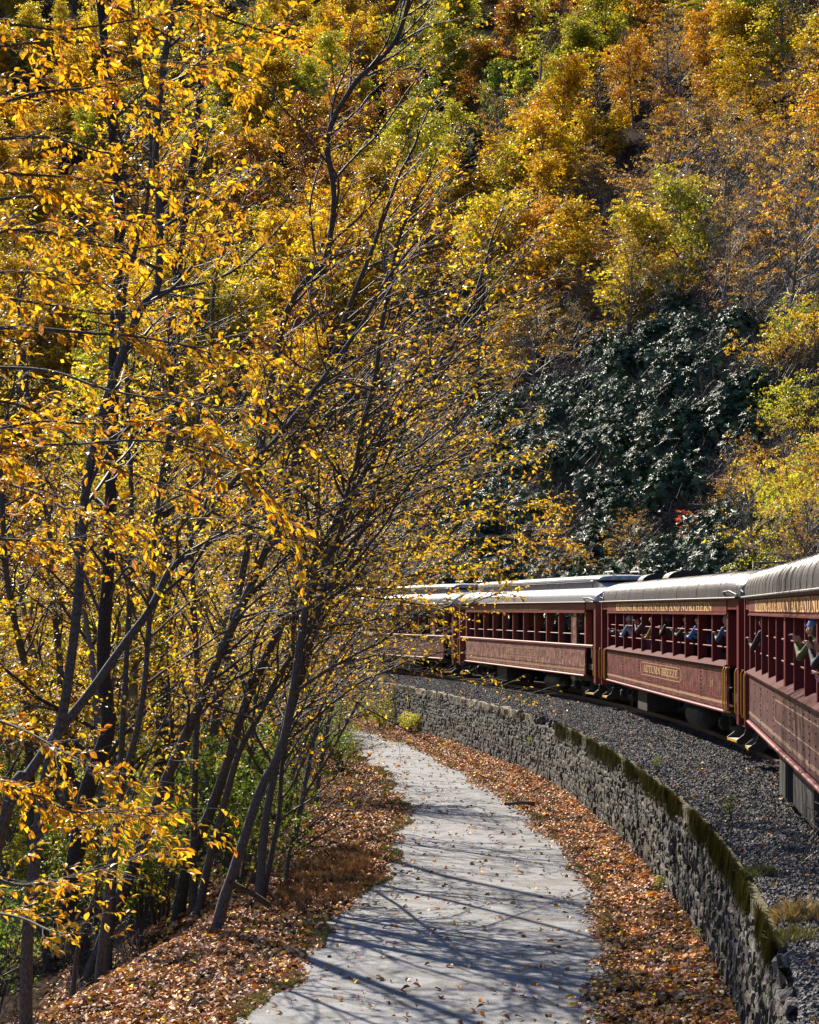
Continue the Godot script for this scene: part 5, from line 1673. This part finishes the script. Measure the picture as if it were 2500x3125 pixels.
	for k in 5200:
		var s := -30.0 + 80.0 * pow(rng.randf(), 1.3)
		var left := rng.randf() < .6
		var uu := path_l(s) + .12 - .5 * rng.randf() * rng.randf() if left else path_r(s) - .05 + .35 * rng.randf() * rng.randf()
		if sin(s * 1.1 + (2.0 if left else 0.0)) + rf(-.6, .6) < .1: continue
		var c := Color(.13, .14, .03) if rng.randf() < .6 else Color(.27, .20, .08)
		put(buf, turned(V(0, 1, 0) + rv() * .2, rf(0, TAU), rf(.05, .13)), W(s, uu, .0), c * rf(.7, 1.3))
	tag(many("grass", tuft, M.grass, buf, self), "short thin grass along both edges of the trail", "grass")
	buf = PackedFloat32Array()
	for k in 900:   # the rusty fern and dry grass patch
		var d := rv()
		var s := -10.2 + d.x * 5.2
		var uu := -8.05 + d.z * 1.0
		if d.length() > 1.0: continue
		var c: Color = [Color(.20, .085, .03), Color(.24, .13, .05), Color(.30, .20, .08), Color(.12, .06, .03)][rng.randi() % 4]
		put(buf, turned(V(0, 1, 0) + rv() * .4, rf(0, TAU), rf(.08, .27)), W(s, uu, bank(s, uu) - .02), c * rf(.6, 1.3))
	tag(many("dry_grass", tuft, M.grass, buf, self), "patch of rust brown dry fern and grass at the left bend of the trail", "dry grass")
	# small things along the wall
	var weeds := [[-28.3, -.52, 1.86, .36, Color(.33, .24, .09), "tall tuft of straw coloured dry grass on the wall top at the lower right"], [-29.6, -.55, 1.84, .26, Color(.24, .22, .06), "yellow green grass tuft on the wall top, lowest at the right edge"], [-24.6, -.85, 1.88, .2, Color(.12, .13, .04), "dark green tuft hanging over the mossy wall top above the dry grass"]]
	for w in weeds:
		var o := thing("grass_tuft", w[5], "grass tuft", W(w[0], w[1], w[2]))
		for j in 3:
			var bb := PackedFloat32Array()
			for k in 14: put(bb, turned(V(-.25, 1, 0) + rv() * .6, rf(0, TAU), w[3] * rf(.5, 1.0)), V(rf(-.2, .2), 0, rf(-.3, .3)), (w[4] as Color) * rf(.6, 1.35))
			many("blades", tuft, M.grass, bb, o)
	for w in [[-13.2, -1.95, .1, .35, "small bright green plant at the foot of the wall where the drift is widest"], [-20.0, -1.36, .9, .22, "tiny green plant rooted halfway up the stone wall face"], [-18.6, -1.5, .12, .2, "small dark green ivy sprig low on the wall near the bottom"], [-18.5, -1.0, 1.95, .4, "pale green weed growing on the mossy cap"], [-21.0, .1, 1.95, .45, "green weed standing in the ballast beside the track"], [-9.0, -1.7, 1.95, .3, "little green weed on the cap beyond the pale weed"], [13.0, -2.75, 1.0, .3, "faint green sprig on the wall face under the broken cap"]]:
		var o := thing("weed_plant", w[4], "weed", W(w[0], w[1], w[2]))
		var bb := PackedFloat32Array()
		var st := MB.new()
		for k in 5:
			var e: Vector3 = V(rf(-.3, .3), 1, rf(-.3, .3)) * w[3]
			st.tube(PackedVector3Array([V(0, -.05, 0), e * .5 + rv() * .02, e]), PackedFloat32Array([.006, .005, .003]), 3)
			for j in 5: put(bb, turned(V(0, 1, 0) + rv() * .5, rf(0, TAU), w[3] * .3), e * rf(.4, 1.0) + rv() * .03, tint("green") * .9)
		part("stems", st.mesh(), M.twig, o)
		many("foliage", sprays[1], M.leaf, bb, o)
	for w in [[-27.0, -.2, 1.2], [-26.2, -.35, 1.0], [-27.8, .0, .9]]:
		var o := thing("dry_stalk", "%s dead brown weed stalk standing in the ballast by the wall top" % ["tallest", "middle", "shortest"][[1.2, 1.0, .9].find(w[2])], "weed", W(w[0], w[1], 1.85))
		var st := MB.new()
		st.tube(PackedVector3Array([V(0, -.1, 0), V(.03, w[2] * .5, .02), V(.1, w[2], -.03)]), PackedFloat32Array([.008, .006, .003]), 4)
		for k in 9:
			var q := V(.03, w[2] * (.35 + k * .065), .0)
			st.tube(PackedVector3Array([q, q + V(rf(-.12, .12), .1, rf(-.12, .12)), q + V(rf(-.16, .16), .2, rf(-.16, .16))]), PackedFloat32Array([.004, .006, .008]), 3)
		part("stem", st.mesh(), M.twig_pale, o)
	for w in [[4.2, -3.55, 1.5, "short broken log lying in the leaf drift below the broken cap"], [-15.2, -8.6, 1.2, "pale dead branch leaning on the mound among the grey trunks"]]:
		var o := thing("fallen_branch", w[3], "branch", W(w[0], w[1], .12))
		var st := MB.new()
		var d := V(-.5, .06 if w[1] > -5 else .45, .8).normalized()
		st.tube(PackedVector3Array([V(0, 0, 0), d * w[2] * .5 + V(0, .03, 0), d * w[2]]), PackedFloat32Array([.06, .05, .035]), 7)
		st.tube(PackedVector3Array([d * w[2] * .6, d * w[2] * .8 + V(.2, .12, 0), d * w[2] + V(.4, .2, 0)]), PackedFloat32Array([.025, .018, .008]), 5)
		part("bark", st.mesh(), M.bark, o)
func litter(buf: PackedFloat32Array, s: float, u: float, y: float, size: float) -> void:
	var drift := gaps.get_noise_2d(s * 5.0, u * 9.0)
	if drift > .28 and rng.randf() < .6: return
	var an := rf(0, TAU)
	var x := V(cos(an), rf(-.3, .3), sin(an)).normalized()
	var up := (V(0, 1, 0) + rv() * .55).normalized()
	var z := x.cross(up).normalized()
	var k := size * rf(.45, 1.4)
	put(buf, Basis(x * k, z.cross(x) * k, z * k), W(s, u, y), (tint("litter") if rng.randf() < .9 else tint("amber")) * clampf(1.05 - drift * 1.3, .5, 1.5))
